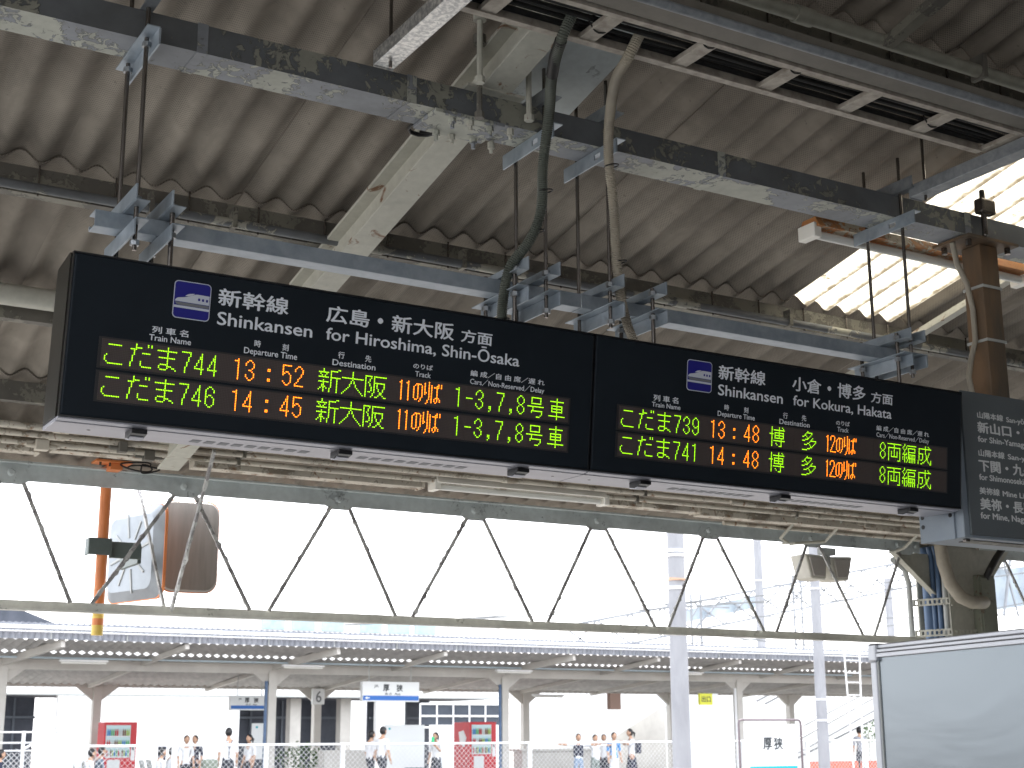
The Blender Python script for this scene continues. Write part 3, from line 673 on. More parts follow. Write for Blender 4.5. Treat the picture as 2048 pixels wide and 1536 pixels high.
tag(o, 'beige flexible conduit lying in the cable tray', 'conduit')
o = obj('cable_trunking', MB().box(-4, 8, 2.874, 2.944, 3.519, 3.575), DUCT, bevel=.002)
tag(o, 'closed brown metal trunking beside the cable tray', 'trunking')
o = obj('rounded_rail', MB().cyl((-4, 2.858, 3.522), (8, 2.858, 3.522), .0135, 12), GALVD, smooth=True)
tag(o, 'long rounded zinc rail next to the brown trunking', 'rail')
for x in (1.63, 3.75):
    lab = 'spangled zinc arm carrying the tray, left end' if x < 2 else 'grey zinc arm carrying the tray at the right'
    o = obj('tray_bracket', MB().box(x-.032, x+.032, 1.9, 3.485, 3.470, 3.5145).box(x-.032, x+.032, 3.4852, 3.489, 3.466, 3.518), SPANGLE if x < 2 else GALVD, bevel=.002)
    tag(o, lab, 'support arm')
    for y in (3.44, 2.2):
        o = obj('hanging_rod', MB().cyl((x, y, 3.45), (x, y, roofZ(y)-.0), .0055, 8), ROD)
        tag(o, ('thin dark rod above the %s arm end' % ('left' if x < 2 else 'right')) if y > 3 else 'thin dark rod hidden above the trunking at the ' + ('left' if x < 2 else 'right'), 'rod', None if y > 3 else 'rods above the trunking')
for i, x in enumerate((2.10, 2.425, 2.75, 3.40)):
    yy = 3.07 if i in (0, 3) else 2.99
    pts = [(x+.034*math.cos(a), yy+.004*math.sin(3*a), 3.542+.026*math.sin(a)) for a in [k*math.pi/8 for k in range(17)]]
    o = obj('cable_tie', MB().tube(pts, .0028, 6), CABLE, smooth=True)
    tag(o, ['black tie around the first tray rung', 'black tie around the second tray rung', 'black ties around the third tray rung', 'black tie around the fifth tray rung'][i], 'cable tie')

# ------------------------------------------------------------------ board suspension
def hanger(X, XS, label, side):
    t = thing('board_hanger', label, 'hanger', (X, 3.62, 3.4), 'steel hangers of the departure boards')
    # clamp under the beam: angle with a slot
    mb = MB(); a = X+side*.014
    for (y0, y1, z0, z1) in ((3.46, 3.765, 3.366, 3.380), (3.46, 3.765, 3.398, 3.412), (3.46, 3.55, 3.380, 3.398), (3.585, 3.765, 3.380, 3.398)):
        mb.box(a-.0025, a+.0025, y0, y1, z0, z1)
    mb.box(min(a, a-side*.034), max(a, a-side*.034), 3.46, 3.765, 3.4122, 3.4155)
    obj('lower_clamp', mb, GALV, t)
    obj('upper_clamp', MB().box(X-.017, X+.017, 3.46, 3.765, 3.5008, 3.505).box(a-.0025, a+.0025, 3.46, 3.765, 3.505, 3.545), GALVD, t)
    for y, zt in ((3.535, 3.64), (3.71, 3.645)):
        obj('threaded_rod', MB().cyl((X, y, 2.815), (X, y, zt), .0062, 10), ROD, t, smooth=True)
        for z in (3.392, 3.520, 2.955, 2.835): obj('nut', MB().cyl((X, y, z-.007), (X, y, z+.007), .0125, 6), NUT, t)
    # crossing angles above and below the channel
    for xx in (X, XS):
        b = xx-side*.016
        obj('cross_angle', MB().box(b-.0025, b+.0025, 3.48, 3.765, 2.937, 2.978).box(min(b, b+side*.036), max(b, b+side*.036), 3.48, 3.765, 2.9345, 2.9375), GALV, t, bevel=.0008)
        obj('cross_angle', MB().box(b-.0025, b+.0025, 3.48, 3.765, 2.842, 2.884).box(min(b, b+side*.036), max(b, b+side*.036), 3.48, 3.765, 2.8845, 2.8875), GALV, t, bevel=.0008)
    for y in (3.535, 3.71):
        obj('short_rod', MB().cyl((XS, y, 2.74), (XS, y, 2.968 if y < 3.6 else 2.975), .0068, 10), ROD, t, smooth=True)
        for z in (2.95, 2.872): obj('nut', MB().cyl((XS, y, z-.007), (XS, y, z+.007), .0125, 6), NUT, t)
    return t
hanger(.957, 1.052, 'hanger at the left end of the left board', 1)
hanger(2.205, 2.095, 'hanger left of the seam between the boards', -1)
hanger(2.438, 2.60, 'hanger right of the seam between the boards', -1)
hanger(3.722, 3.655, 'hanger at the right end of the right board', -1)
for x0, x1, lab in ((.868, 2.372, 'blue grey steel channel above the left board'), (2.376, 3.872, 'blue grey steel channel above the right board')):
    o = obj('steel_channel', MB().box(x0, x1, 3.600, 3.603, 2.8885, 2.933).box(x0, x1, 3.6032, 3.66, 2.8885, 2.8915).box(x0, x1, 3.6032, 3.66, 2.930, 2.933).box(x0, x1, 3.656, 3.66, 2.8917, 2.902), GALV, bevel=.0008)
    tag(o, lab, 'steel channel', 'steel channels above the boards')
FA = [(2.02, 3.08, 3.56), (2.004, 3.12, 3.49), (2.055, 3.25, 3.45), (2.112, 3.36, 3.381), (2.139, 3.44, 3.257), (2.143, 3.46, 3.122), (2.128, 3.5, 3.037), (2.082, 3.54, 2.954), (2.075, 3.57, 2.86), (2.075, 3.58, 2.76)]
FB = [(2.25, 3.08, 3.56), (2.232, 3.12, 3.493), (2.258, 3.22, 3.471), (2.317, 3.34, 3.42), (2.364, 3.42, 3.329), (2.405, 3.46, 3.203), (2.439, 3.5, 3.091), (2.476, 3.54, 2.962), (2.521, 3.57, 2.862), (2.57, 3.58, 2.77)]
t = thing('flexible_conduit', 'dark green grey corrugated conduit from tray to left board', 'conduit', FA[0])
obj('hose', corrugated(FA, .0152), FLEXG, t, smooth=True)
obj('end_sleeve', MB().tube([FA[1], (2.025, 3.185, 3.472), FA[2]], .018, 12), CABLE, t, smooth=True)
t2 = thing('flexible_conduit', 'beige grey corrugated conduit from tray to right board', 'conduit', FB[0])
obj('hose', corrugated(FB, .0148), FLEXB, t2, smooth=True)
obj('end_sleeve', MB().tube(FB[:2], .0165, 12), FLEXB, t2, smooth=True)
for i, (c, nx) in enumerate((((2.141, 3.45, 3.18), 0), ((2.135, 3.49, 3.065), 0), ((2.075, 3.575, 2.80), 0), ((2.37, 3.43, 3.30), 0), ((2.455, 3.52, 3.03), 0))):
    pts = [(c[0]+.022*math.cos(a)+(.012 if i != 2 else 0), c[1]+.02*math.sin(a), c[2]+.004*math.cos(a)) for a in [k*math.pi/8 for k in range(17)]]
    o = obj('cable_tie', MB().tube(pts, .0022, 6), CABLE, smooth=True)
    tag(o, ['upper black tie on the dark conduit', 'middle black tie on the dark conduit', 'lowest black tie on the dark conduit', 'upper black tie on the beige conduit', 'lower black tie on the beige conduit'][i], 'cable tie')

# ------------------------------------------------------------------ departure boards
Bo = Vector((0, 3.500, 2.356)); U = (Vector((0, 3.455, 2.761))-Bo).normalized(); NN = Vector((0, -U.z, U.y))
def SP(x, v, off=0): return Vector((x, 0, 0))+Bo+U*v+NN*off
def plate(x0, x1, v0, v1, o0, o1): return MB().prism([SP(x0, v0), SP(x1, v0), SP(x1, v1), SP(x0, v1)], NN*o0, NN*o1)
GL = {}
def G(name, w, *rows_): GL[name] = (w, rows_)
def rng(a, b): return list(range(a, b+1))
def gl(name, spec):
    """spec: row -> columns, '3-10,12'"""
    out = []
    for part_ in spec.split(';'):
        r, cs = part_.split(':')
        rs = rng(*map(int, r.split('-'))) if '-' in r else [int(r)]
        for rr_ in rs:
            for c in cs.split(','):
                out += [(rr_, k) for k in (rng(*map(int, c.split('-'))) if '-' in c else [int(c)])]
    GL[name] = sorted(set(out))
gl('こ', '2:3-10;8:2;9-11:1;12:2;13:3-11')
gl('だ', '0-1:5,12,14;2:5-8;3:2-5;4-6:4;5:9-13;7-9:3;10:3,8;11-12:2,8;13:2,9-14')
gl('ま', '0-1:6;2:0-11;3-5:6;6:1-10;7-9:6;10:2-6;11:1,6-8;12:1,6,9,10;13:2-5,11')
gl('7', '1:0-5;2-3:5;4-6:4;7-9:3;10-13:2')
gl('4', '1-13:4;3-4:3;5-6:2;7-8:1;9:0;10:0-5')
gl('6', '1:2,3;2:1,4;3-4:0,5;5:0;6:0,2,3;7:0,1,4;8-11:0,5;12:1,4;13:2,3')
gl('1', '2:1,2;1-13:3')
gl('3', '1:2,3;2:1,4;3-4:0,5;5:5;6:4;7:2,3;8:4;9:5;10-11:0,5;12:1,4;13:2,3')
gl('5', '1:0-5;2-4:0;5:0,2,3;6:0,1,4;7:0,5;8-10:5;11:0,5;12:1,4;13:2,3')
gl('2', '1:2,3;2:1,4;3-4:0,5;5:5;6-7:4;8:3;9-10:2;11:1;12:0;13:0-5')
gl('8', '1:2,3;2:1,4;3-5:0,5;6:1,4;7:2,3;8:1,4;9-11:0,5;12:1,4;13:2,3')
gl('9', '1:2,3;2:1,4;3-6:0,5;7:1,4,5;8:2,3,5;9:5;10-11:0,5;12:1,4;13:2,3')
gl(':', '5-6:0,1;11-12:0,1'); gl('-', '7:1-5'); gl(',', '11-12:0,1;13:1;14:0')
gl('新', '0:3,13,14;1:3,8-12;2:0-6,8;3:1,5,8;4:2,4,8;5:0-6,8-14;6:8,12;7:3,8,12;8:0-6,8,12;9:3,8,12;10:2,3,8,12;11:2,3,4,8,12;12:1,3,5,7,12;13:0,3,7,12;14:3,7,12')
gl('大', '0-3:7;4:0-14;5:7;6-7:6,8;8-9:5,9;10:4,10;11:3,11;12:2,12;13:1,13;14:0,14')
gl('阪', '1:0-4,6-14;2:0,4,6;3-4:0,3,6;5:0,2,6-13;6:0,3,6,8,13;7:0,3,6,8,13;8:0,4,6,8,13;9:0,4,6,9,12;10:0,4,6,9,12;11:0,2,3,6,10,11;12:0,5,10,11;13:0,5,9,12;14:0,4,7,8,13,14')
gl('l', '2:0;1-13:1')
gl('z', '1:1-3;2-4:0,4;5:4;6-7:3;8-9:2;10-11:1;12:0;13:0-5')
gl('の', '2:2-5;3:1,3,6;4-10:0,3,6;11:0,3,5;12:1,2,5;13:4')
gl('り', '0:3;1-6:0,3;7:0,1,3;8:0,3;9-11:3;12-13:2;14:1')
gl('ば', '1:5,7;2:0,4,5,7;3:0,2-5,7;4-9:0,4;10:0,3-5;11:0,2,4,6;12:0,2,4,6;13:0,3')
gl('号', '1:3-10;2-4:3,10;5:3-10;7:0-12;8-9:4;10:3-11;11:3,11;12:11;13:10;14:7-9')
gl('車', '0-14:7;2:2-12;5:3-11;6:3,11;7:3-11;8:3,11;9:3-11;12:1-13')
gl('博', '0:2,9,12;1:2,9,13;2:2,4-14;3:2,9;4:2,5-13;5:0-3,5,9,13;6:2,5-13;7:2,5,9,13;8:2,5-13;9:2,11;10:2,4-14;11:2,11;12:2,6,11;13:2,7,11;14:2,9-11')
gl('多', '0:5;1:4-9;2:3,9;3:2,3,8;4:0,1,4,7;5:5,6,10;6:3-5,9;7:0-2,8-13;8:7,13;9:5,6,12;10:2-4,7,11;11:8,10;12:8,9;13:5-7;14:0-4')
gl('両', '1:0-14;2-3:7;4:1-13;5-6:1,7,13;7-10:1,4,7,10,13;11:1,4-10,13;12-13:1,13;14:1,11-13')
gl('編', '0:2;1:2,5-14;2:1,4;3:0,4,6-13;4:1,3,6,13;5:2,6,13;6:2,6-13;7:1,4,6;8:0-4,6-13;9:2,6,7,9,11,13;10:0,2,4,6,7,9,11,13;11:0,2,4,6-13;12:0,2,5,7,9,11,13;13:2,5,7,9,11,13;14:2,4,7,9,11,13')
gl('成', '0:8,11;1:8,12;2:1-14;3-5:1,8;5:12;6:1-5,8,12;7-8:1,5,9,11;9:1,5,9,10;10:1,5,9,10;11:1,3,4,8,10,14;12:0,7,11,14;13:0,5,6,12,14;14:0,3,4,13,14')
PX = .00427; PV = .00425
DOT = [(.00135*math.cos(a), .00135*math.sin(a)) for a in [k*math.pi/3 for k in range(6)]]
def led_glyph(ch, x0, vtop, mat, parent):
    mb = MB()
    for r_i, c in GL[ch]:
        x = x0+c*PX; v = vtop-r_i*PV
        mb.add([SP(x+a*1.08, v+b*1.08, .0142) for a, b in DOT], [tuple(range(6))])
    obj('lit_character', mb, mat, parent)
def board(x0, x1, label, rows_, texts, px, led_x, led_v, vents, latches, holes, wide):
    t = thing('departure_board', label, 'departure board', ((x0+x1)/2, 3.55, 2.35), 'hanging LED departure boards')
    FR = (Bo, U, NN)
    # case: tilted box
    prof = [Vector((0, 3.5015, 2.3565)), Vector((0, 3.4575, 2.757)), Vector((0, 3.466, 2.764)), Vector((0, 3.604, 2.752)), Vector((0, 3.612, 2.744)), Vector((0, 3.655, 2.3565))]
    obj('case', MB().prism(prof, (x0+.002, 0, 0), (x1-.002, 0, 0)), SIDE, t)
    obj('side_trim', MB().prism([p+Vector((0, (.012 if p.y < 3.52 else -.012), 0)) for p in prof], (x0-.002, 0, 0), (x0+.0018, 0, 0)), SIDE, t)
    obj('front_panel', plate(x0+.003, x1-.003, .0025, .4030, 0, .0115), BLACKB, t, bevel=.0045)
    mb = MB()
    for a in ((x0+.0005, x1-.0005, -.002, .0022), (x0+.0005, x1-.0005, .4033, .4075), (x0+.0005, x0+.0028, .0024, .4031), (x1-.0028, x1-.0005, .0024, .4031)):
        p = plate(*a, -.001, .0095); mb.add(p.v, p.f)
    obj('edge_trim', mb, BEZ, t)
    # display windows
    lx0, lx1 = led_x
    for (va, vb) in led_v:
        w = obj('display_window', plate(lx0-.008, lx1+.006, va-.0045, vb+.0045, .0117, .0124), FRAMELED, t)
        n = 8
        for i in range(n):
            a = lx0+(lx1-lx0)*i/n; b = lx0+(lx1-lx0)*(i+1)/n
            obj('led_module', plate(a+.0003, b-.0003, va, vb, .0126, .0136), LEDBACK, w)
    for vtop, items in rows_:
        for ch, xx, col in items: led_glyph(ch, xx, vtop, LEDG if col == 'g' else LEDO, t)
    for body, a, b, v0, v1, lat, bold in texts:
        lettering(body, a, b, v0, v1, FR, INK, t, bold, lat, off=.0119)
    # pictogram
    pa, pb, va, vb = px
    cxp, cvp, w, h = (pa+pb)/2, (va+vb)/2, pb-pa, vb-va
    RRp = lambda s, r: [SP(cxp+x, cvp+z) for x, z in rrect(w*s, h*s, r)]
    pg = obj('pictogram', MB().prism(RRp(1, .011), NN*.0117, NN*.0121), PICW, t)
    obj('pictogram_field', MB().prism(RRp(.955, .0095), NN*.0122, NN*.0125), PICB, pg)
    q = lambda u_, v_: SP(pa+u_*w, vb-v_*h)
    tr = [(0.042, .555), (.054, .516), (.089, .478), (.14, .457), (.242, .439), (.335, .422), (.437, .385), (.547, .338), (.611, .318), (.668, .315), (.965, .323), (.963, .568)]
    sh = [(.305, .397), (.359, .357), (.414, .331), (.488, .314), (.573, .309), (.491, .359), (.399, .392)]
    sk = [(.039, .570), (.128, .572), (.969, .583), (.964, .654), (.512, .656), (.162, .65), (.085, .631)]
    ln = [(.025, .66), (.976, .67), (.976, .732), (.025, .722)]
    for nm, pts, mt, o in (('train_symbol', tr, PICW, .0126), ('cab_symbol', sh, PICW, .0126), ('skirt_symbol', sk, PICG, .0126), ('line_symbol', ln, PICW, .0126)):
        obj(nm, MB().prism([q(*p) for p in pts], NN*o, NN*(o+.0002)), mt, pg)
    for cu, cv in ((.686, .445), (.793, .450), (.901, .453)):
        obj('window_symbol', MB().prism([q(cu+a/w, cv+b/h) for a, b in rrect(.0056, .0068, .0015, 3)], NN*.0129, NN*.0131), PICB, pg)
    # underside
    obj('front_lip', MB().prism([Vector((0, 3.497, 2.350)), Vector((0, 3.497, 2.3555)), Vector((0, 3.518, 2.3555)), Vector((0, 3.518, 2.347))], (x0+.001, 0, 0), (x1-.001, 0, 0)), STEEL, t, bevel=.0006)
    obj('bottom_cover', MB().prism([Vector((0, 3.525, 2.346)), Vector((0, 3.525, 2.3555)), Vector((0, 3.655, 2.3555)), Vector((0, 3.655, 2.346))], (x0+.001, 0, 0), (x1-.001, 0, 0)), STEEL, t, bevel=.0006)
    for a, b in vents:
        for i in range(9):
            xx = a+(b-a-.026)*i/8
            obj('vent_slot', MB().prism([Vector((xx, 3.580, 2.3457)), Vector((xx+.025, 3.580, 2.3457)), Vector((xx+.025, 3.612, 2.3457)), Vector((xx, 3.612, 2.3457))], (0, 0, 0), (0, 0, -.0006)), VENT, t)
    for xx in latches:
        l = obj('latch', MB().prism([Vector((0, 3.512, 2.3457)), Vector((0, 3.512, 2.334)), Vector((0, 3.55, 2.326)), Vector((0, 3.572, 2.330)), Vector((0, 3.572, 2.3457))], (xx-.020, 0, 0), (xx+.020, 0, 0)), BEZ, t, bevel=.0015)
        obj('latch_plate', MB().prism([Vector((0, 3.532, 2.3292)), Vector((0, 3.550, 2.3255)), Vector((0, 3.576, 2.3297)), Vector((0, 3.576, 2.3277)), Vector((0, 3.550, 2.3235)), Vector((0, 3.532, 2.3272))], (xx-.017, 0, 0), (xx+.017, 0, 0)), STEEL, l)
    for xx in holes: obj('screw_hole', MB().cyl((xx, 3.59, 2.3458), (xx, 3.59, 2.3452), .0045, 10), BEZ, t)
    return t
def col(s, c, xs): return [(ch, x, c) for ch, x in zip(s, xs)]
L1 = col('こだま744', 'g', [.8783, .9378, 1.0141, 1.077, 1.1112, 1.1454]) + col('13:52', 'o', [1.2126, 1.2466, 1.3071, 1.3484, 1.3826]) + col('新大阪', 'g', [1.4501, 1.5174, 1.5854]) + \
     col('llのりば', 'o', [1.6883, 1.7095, 1.7308, 1.7649, 1.7857]) + col('1-3,7,8号車', 'g', [1.8583, 1.8923, 1.927, 1.9699, 1.9947, 2.0384, 2.0626, 2.0974, 2.1656])
L2 = [(('6' if i == 5 else ch), x, c) for i, (ch, x, c) in enumerate(L1)]
for i, ch in ((7, '4'), (9, '4'), (10, '5')): L2[i] = (ch, L2[i][1], L2[i][2])
R1 = col('こだま739', 'g', [2.4196, 2.48, 2.5568, 2.62, 2.6551, 2.6897]) + col('13:48', 'o', [2.7573, 2.7912, 2.8499, 2.8933, 2.9282]) + col('博多', 'g', [2.9963, 3.133]) + \
     col('lzのりば', 'o', [3.2362, 3.2533, 3.279, 3.3133, 3.3342]) + col('8両編成', 'g', [3.4743, 3.5076, 3.5775, 3.6487])
R2 = list(R1)
for i, ch in ((4, '4'), (5, '1'), (7, '4')): R2[i] = (ch, R2[i][1] if ch != '1' else R2[i][1]-.002, R2[i][2])
CB, LB = .019, .014
T1 = [('新幹線', 1.1595, 1.350, .325, .370, False, CB), ('Shinkansen', 1.1606, 1.4218, .2745, .3078, True, LB), ('列 車 名', .995, 1.0878, .2299, .2474, False, CB), ('Train Name', .989, 1.0964, .2110, .2258, True, LB),
      ('時　　刻', 1.265, 1.3589, .2297, .2474, False, CB), ('Departure Time', 1.2382, 1.3845, .2096, .2253, True, LB), ('広島', 1.4601, 1.5845, .3238, .3685, False, CB), ('・', 1.6115, 1.6245, .3405, .3535, False, .03), ('新大阪', 1.6534, 1.8453, .3225, .3695, False, CB),
      ('方面', 1.8696, 1.9691, .3232, .3590, False, CB), ('for Hiroshima, Shin-Ōsaka', 1.4625, 2.0624, .2757, .3080, True, LB), ('行　　先', 1.5012, 1.5981, .2295, .2475, False, CB), ('Destination', 1.4862, 1.6122, .2093, .2250, True, LB),
      ('のりば', 1.7262, 1.7859, .2299, .2440, False, CB), ('Track', 1.7333, 1.7811, .2082, .2225, True, LB), ('編 成／自 由 席／遅 れ', 1.906, 2.1505, .2300, .2467, False, CB), ('Cars／Non-Reserved／Delay', 1.9061, 2.1505, .2078, .2222, True, LB)]
T2 = [('新幹線', 2.7857, 2.9732, .326, .3714, False, CB), ('Shinkansen', 2.7857, 3.047, .276, .3095, True, LB), ('列 車 名', 2.5398, 2.6327, .2303, .2493, False, CB), ('Train Name', 2.5346, 2.6416, .2122, .2262, True, LB),
      ('時　　刻', 2.8125, 2.9074, .2307, .2485, False, CB), ('Departure Time', 2.7865, 2.9339, .2104, .2258, True, LB), ('小倉', 3.0867, 3.2087, .3245, .3711, False, CB), ('・', 3.238, 3.251, .342, .355, False, .03), ('博多', 3.2814, 3.4043, .3245, .3725, False, CB),
      ('方面', 3.4304, 3.5282, .3239, .3598, False, CB), ('for Kokura, Hakata', 3.0915, 3.5242, .2775, .3095, True, LB), ('行　　先', 3.0506, 3.1478, .2300, .2488, False, CB), ('Destination', 3.0363, 3.1628, .2108, .2265, True, LB),
      ('のりば', 3.2773, 3.3365, .2320, .2470, False, CB), ('Track', 3.2834, 3.3323, .2110, .2260, True, LB), ('編 成／自 由 席／遅 れ', 3.4569, 3.701, .2320, .2493, False, CB), ('Cars／Non-Reserved／Delay', 3.4574, 3.7013, .2108, .2255, True, LB)]
VT = .1955
board(.786, 2.319, 'left departure board, trains 744 and 746 to Shin-Osaka', [(VT, L1), (VT-.0812, L2)], T1, (1.0415, 1.1385, .2765, .3735), (.8735, 2.2365), ((.1310, .2000), (.0470, .1163)), ((1.150, 1.478), (1.625, 1.962)), (.992, 1.552, 2.108), (.885, 2.255), 0)
board(2.322, 3.862, 'right departure board, trains 739 and 741 to Hakata', [(VT+.0015, R1), (VT-.0797, R2)], T2, (2.662, 2.759, .2772, .3742), (2.4145, 3.785), ((.1325, .2015), (.0510, .1193)), ((2.690, 3.015), (3.160, 3.490)), (2.539, 3.091, 3.659), (2.385,), 0)
# little studs on top of the boards
for i, x in enumerate((.90, 1.14, 1.19, 1.63, 1.70, 2.24, 2.68, 3.07)):
    o = obj('lifting_bolt', MB().cyl((x, 3.52, 2.755), (x, 3.52, 2.785 if i in (2, 3) else 2.769), .0035 if i in (2, 3) else .007, 8), ROD); tag(o, ['bolt on the top edge above the left board corner', 'bolt right of the left hanger on the left board', 'taller stud next to the left hanger', 'tall thin stud on top of the left board below the rafter', 'bolt just right of the tall thin stud', 'bolt on the left board just before the seam', 'bolt on top of the right board near the beige conduit', 'bolt on top of the middle of the right board'][i], 'bolt', 'bolts on top of the boards')

# ------------------------------------------------------------------ grey direction sign
t = thing('direction_sign', 'grey box sign with conventional line destinations, right of the boards', 'sign', (4.6, 3.62, 2.26))
obj('case', MB().box(3.905, 6.2, 3.522, 3.72, 2.262, 2.786), GREYB, t, bevel=.003)
obj('face', MB().box(3.93, 6.18, 3.512, 3.5215, 2.272, 2.790), GREYS, t, bevel=.002)
obj('end_cap', MB().box(3.898, 3.9045, 3.56, 3.722, 2.260, 2.788), GREYB, t, bevel=.002)
for y, z in ((3.705, 2.352), (3.705, 2.318), (3.575, 2.345)): obj('screw', MB().cyl((3.8979, y, z), (3.8965, y, z), .008, 10), BEZ, t)
obj('lamp_slot', MB().box(3.98, 4.6, 3.56, 3.62, 2.2590, 2.2615), PURL, t)
obj('hinge', MB().box(3.935, 3.955, 3.545, 3.56, 2.252, 2.2615), ROD, t)
K = 3.512/3.40; GF = (Vector((0, 3.512, 0)), Vector((0, 0, 1)), Vector((0, -1, 0)))
def gt(body, X0, X1, z0, z1, lat, bold=.02, fit=None):
    k = lambda z: 1.6+(z-1.6)*K
    lettering(body, X0*K, X1*K, k(z0), k(z1), GF, INK2, t, bold, lat, fit=fit, off=.0008)
gt('山陽本線', 3.877, 4.005, 2.661, 2.684, False, .03); gt('San-yō Line', 4.022, 4.112, 2.6615, 2.679, True, .03, 'San-yō')
gt('新山口・防府 方面', 3.874, 4.040, 2.609, 2.648, False, .035, '新 山 口'.replace(' ', ''))
gt('for Shin-Yamaguchi, Hōfu', 3.871, 4.101, 2.577, 2.597, True, .03, 'for Shin-Yamag')
gt('山陽本線', 3.868, 3.996, 2.526, 2.550, False, .03); gt('San-yō Line', 4.014, 4.100, 2.528, 2.546, True, .03, 'San-y')
gt('下関・九州 方面', 3.865, 3.970, 2.473, 2.512, False, .035, '下関'); gt('for Shimonoseki, Kyūshū', 3.862, 4.083, 2.443, 2.463, True, .03, 'for Shimonoseki')
gt('美祢線', 3.858, 3.956, 2.393, 2.417, False, .03); gt('Mine Line', 3.972, 4.078, 2.394, 2.412, True, .03, 'Mine Li')
gt('美祢・長門市 方面', 3.857, 3.960, 2.340, 2.380, False, .035, '美祢'); gt('for Mine, Nagatoshi', 3.854, 4.066, 2.309, 2.330, True, .03, 'for Mine, Nag')

# ------------------------------------------------------------------ near framed board, lower right
A0, A1 = Vector((3.07, 3.156, 0)), Vector((2.62, 1.18, 0)); d = (A1-A0).normalized(); n = Vector((-d.y, d.x, 0)); n = n if n.x < 0 else -n
t = thing('notice_case', 'large aluminium framed glossy board standing at lower right', 'notice board', A0)
Z0, Z1 = .75, 1.85
def quad(p, q_, za, zb, o0, o1): return MB().prism([p+Vector((0, 0, za)), q_+Vector((0, 0, za)), q_+Vector((0, 0, zb)), p+Vector((0, 0, zb))], n*o0, n*o1)
fw = .036
obj('glazed_panel', quad(A0+d*fw, A1-d*fw, Z0+fw, Z1-fw, -.012, -.004), BOARD, t)
obj('frame', quad(A0+d*.001, A1-d*.001, Z1-.024, Z1-.014, -.045, .004), ALU, t, bevel=.002)
obj('frame', quad(A0, A1, Z1-.013, Z1, -.05, .0), ALU, t, bevel=.003)
obj('frame', quad(A0+d*fw, A1, Z1-fw-.002, Z1-.025, -.045, .006), ALU, t, bevel=.002)
obj('frame', quad(A0, A0+d*.03, Z0, Z1-fw-.012, -.05, .004), ALU, t, bevel=.004)
obj('frame', quad(A0+d*.031, A0+d*fw, Z0, Z1-fw-.012, -.045, .0), GREYPIPE, t)
obj('frame', quad(A1-d*fw, A1, Z0, Z1-fw, -.05, .004), ALU, t, bevel=.004)
obj('frame', quad(A0, A1, Z0-.03, Z0, -.05, .004), ALU, t, bevel=.004)
obj('corner_cap', quad(A0-d*.003, A0+d*.038, Z1-.05, Z1+.003, -.052, .009), ALU, t, bevel=.006)
obj('back_panel', quad(A0+d*.01, A1-d*.01, Z0, Z1-.02, -.048, -.014), ALU, t)
for a in (.1, .9):
    c = A0.lerp(A1, a)-n*.025; obj('leg', MB().cyl(c, c+Vector((0, 0, Z0)), .025, 12), ALU, t)

# ================================================================== far platform
def far_columns():
    lst = [(8.45, 42, 'leftmost'), (16.3, 42, 'left of the platform number'), (24.4, 42, 'right of the second vending machine'), (34.2, 42, 'left of the framed name board')]
    back = [(12.4, 47), (19.9, 47), (28.2, 47), (34.9, 47), (41, 47)]
    root = None
    for x, y, lab in lst+[(a, b, None) for a, b in back]:
        lab = ('front row far canopy column, '+lab) if lab else 'slimmer back row far canopy column at x'
        t = thing('canopy_column', lab, 'column', (x, y, 0), 'columns of the far canopy')
        zt = 3.5 if y < 45 else 3.15
        obj('shaft', MB().box(x-.13, x+.13, y-.13, y+.13, 0, zt), FPAINT, t, bevel=.01)
        for s_ in (-1, 1): obj('haunch', MB().prism([Vector((x+s_*.13, y-.05, zt-.45)), Vector((x+s_*.13, y-.05, zt)), Vector((x+s_*.7, y-.05, zt))], (0, 0, 0), (0, .1, 0)), FPAINT, t)
        if y < 45: obj('downpipe', MB().cyl((x-.2, y-.1, 0), (x-.2, y-.1, zt-.3), .05, 8), BLUEPIPE if x in (16.3, 24.4) else WHITE, t)
    labs = {12.4: 'back row column left, beside the left vending machine', 19.9: 'back row column bearing the number six plate', 28.2: 'back row column left of the concrete mast', 34.9: 'back row column near the yellow sign', 41: 'back row column behind the name board'}
    for o in list(COL.objects):
        if o.name.startswith('canopy_column') and str(o.get('label', '')).endswith(' at x'): o['label'] = labs[round(o.location.x, 1)]
far_columns()
fr = lambda y: 4.08-(y-39)*.105
t = struct(bpy.data.objects.new('far_canopy_roof', None)); COL.objects.link(t)
mb = MB(); n = 900
for i in range(n):
    xa = 2+(60-2)*i/n; xb = 2+(58)*(i+1)/n; wa = .035*math.sin(i*math.pi/2); wb = .035*math.sin((i+1)*math.pi/2)
    for ya, yb, dz, sg in ((39.05, 40.95, 0, 1), (40.9, 47.4, -.048, -1)):
        mb.add([(xa, ya, fr(ya)+sg*wa+dz), (xb, ya, fr(ya)+sg*wb+dz), (xb, yb, fr(yb)+sg*wb+dz), (xa, yb, fr(yb)+sg*wa+dz)], [(0, 1, 2, 3)])
stuff(obj('corrugated_sheeting', mb, FUND, t))
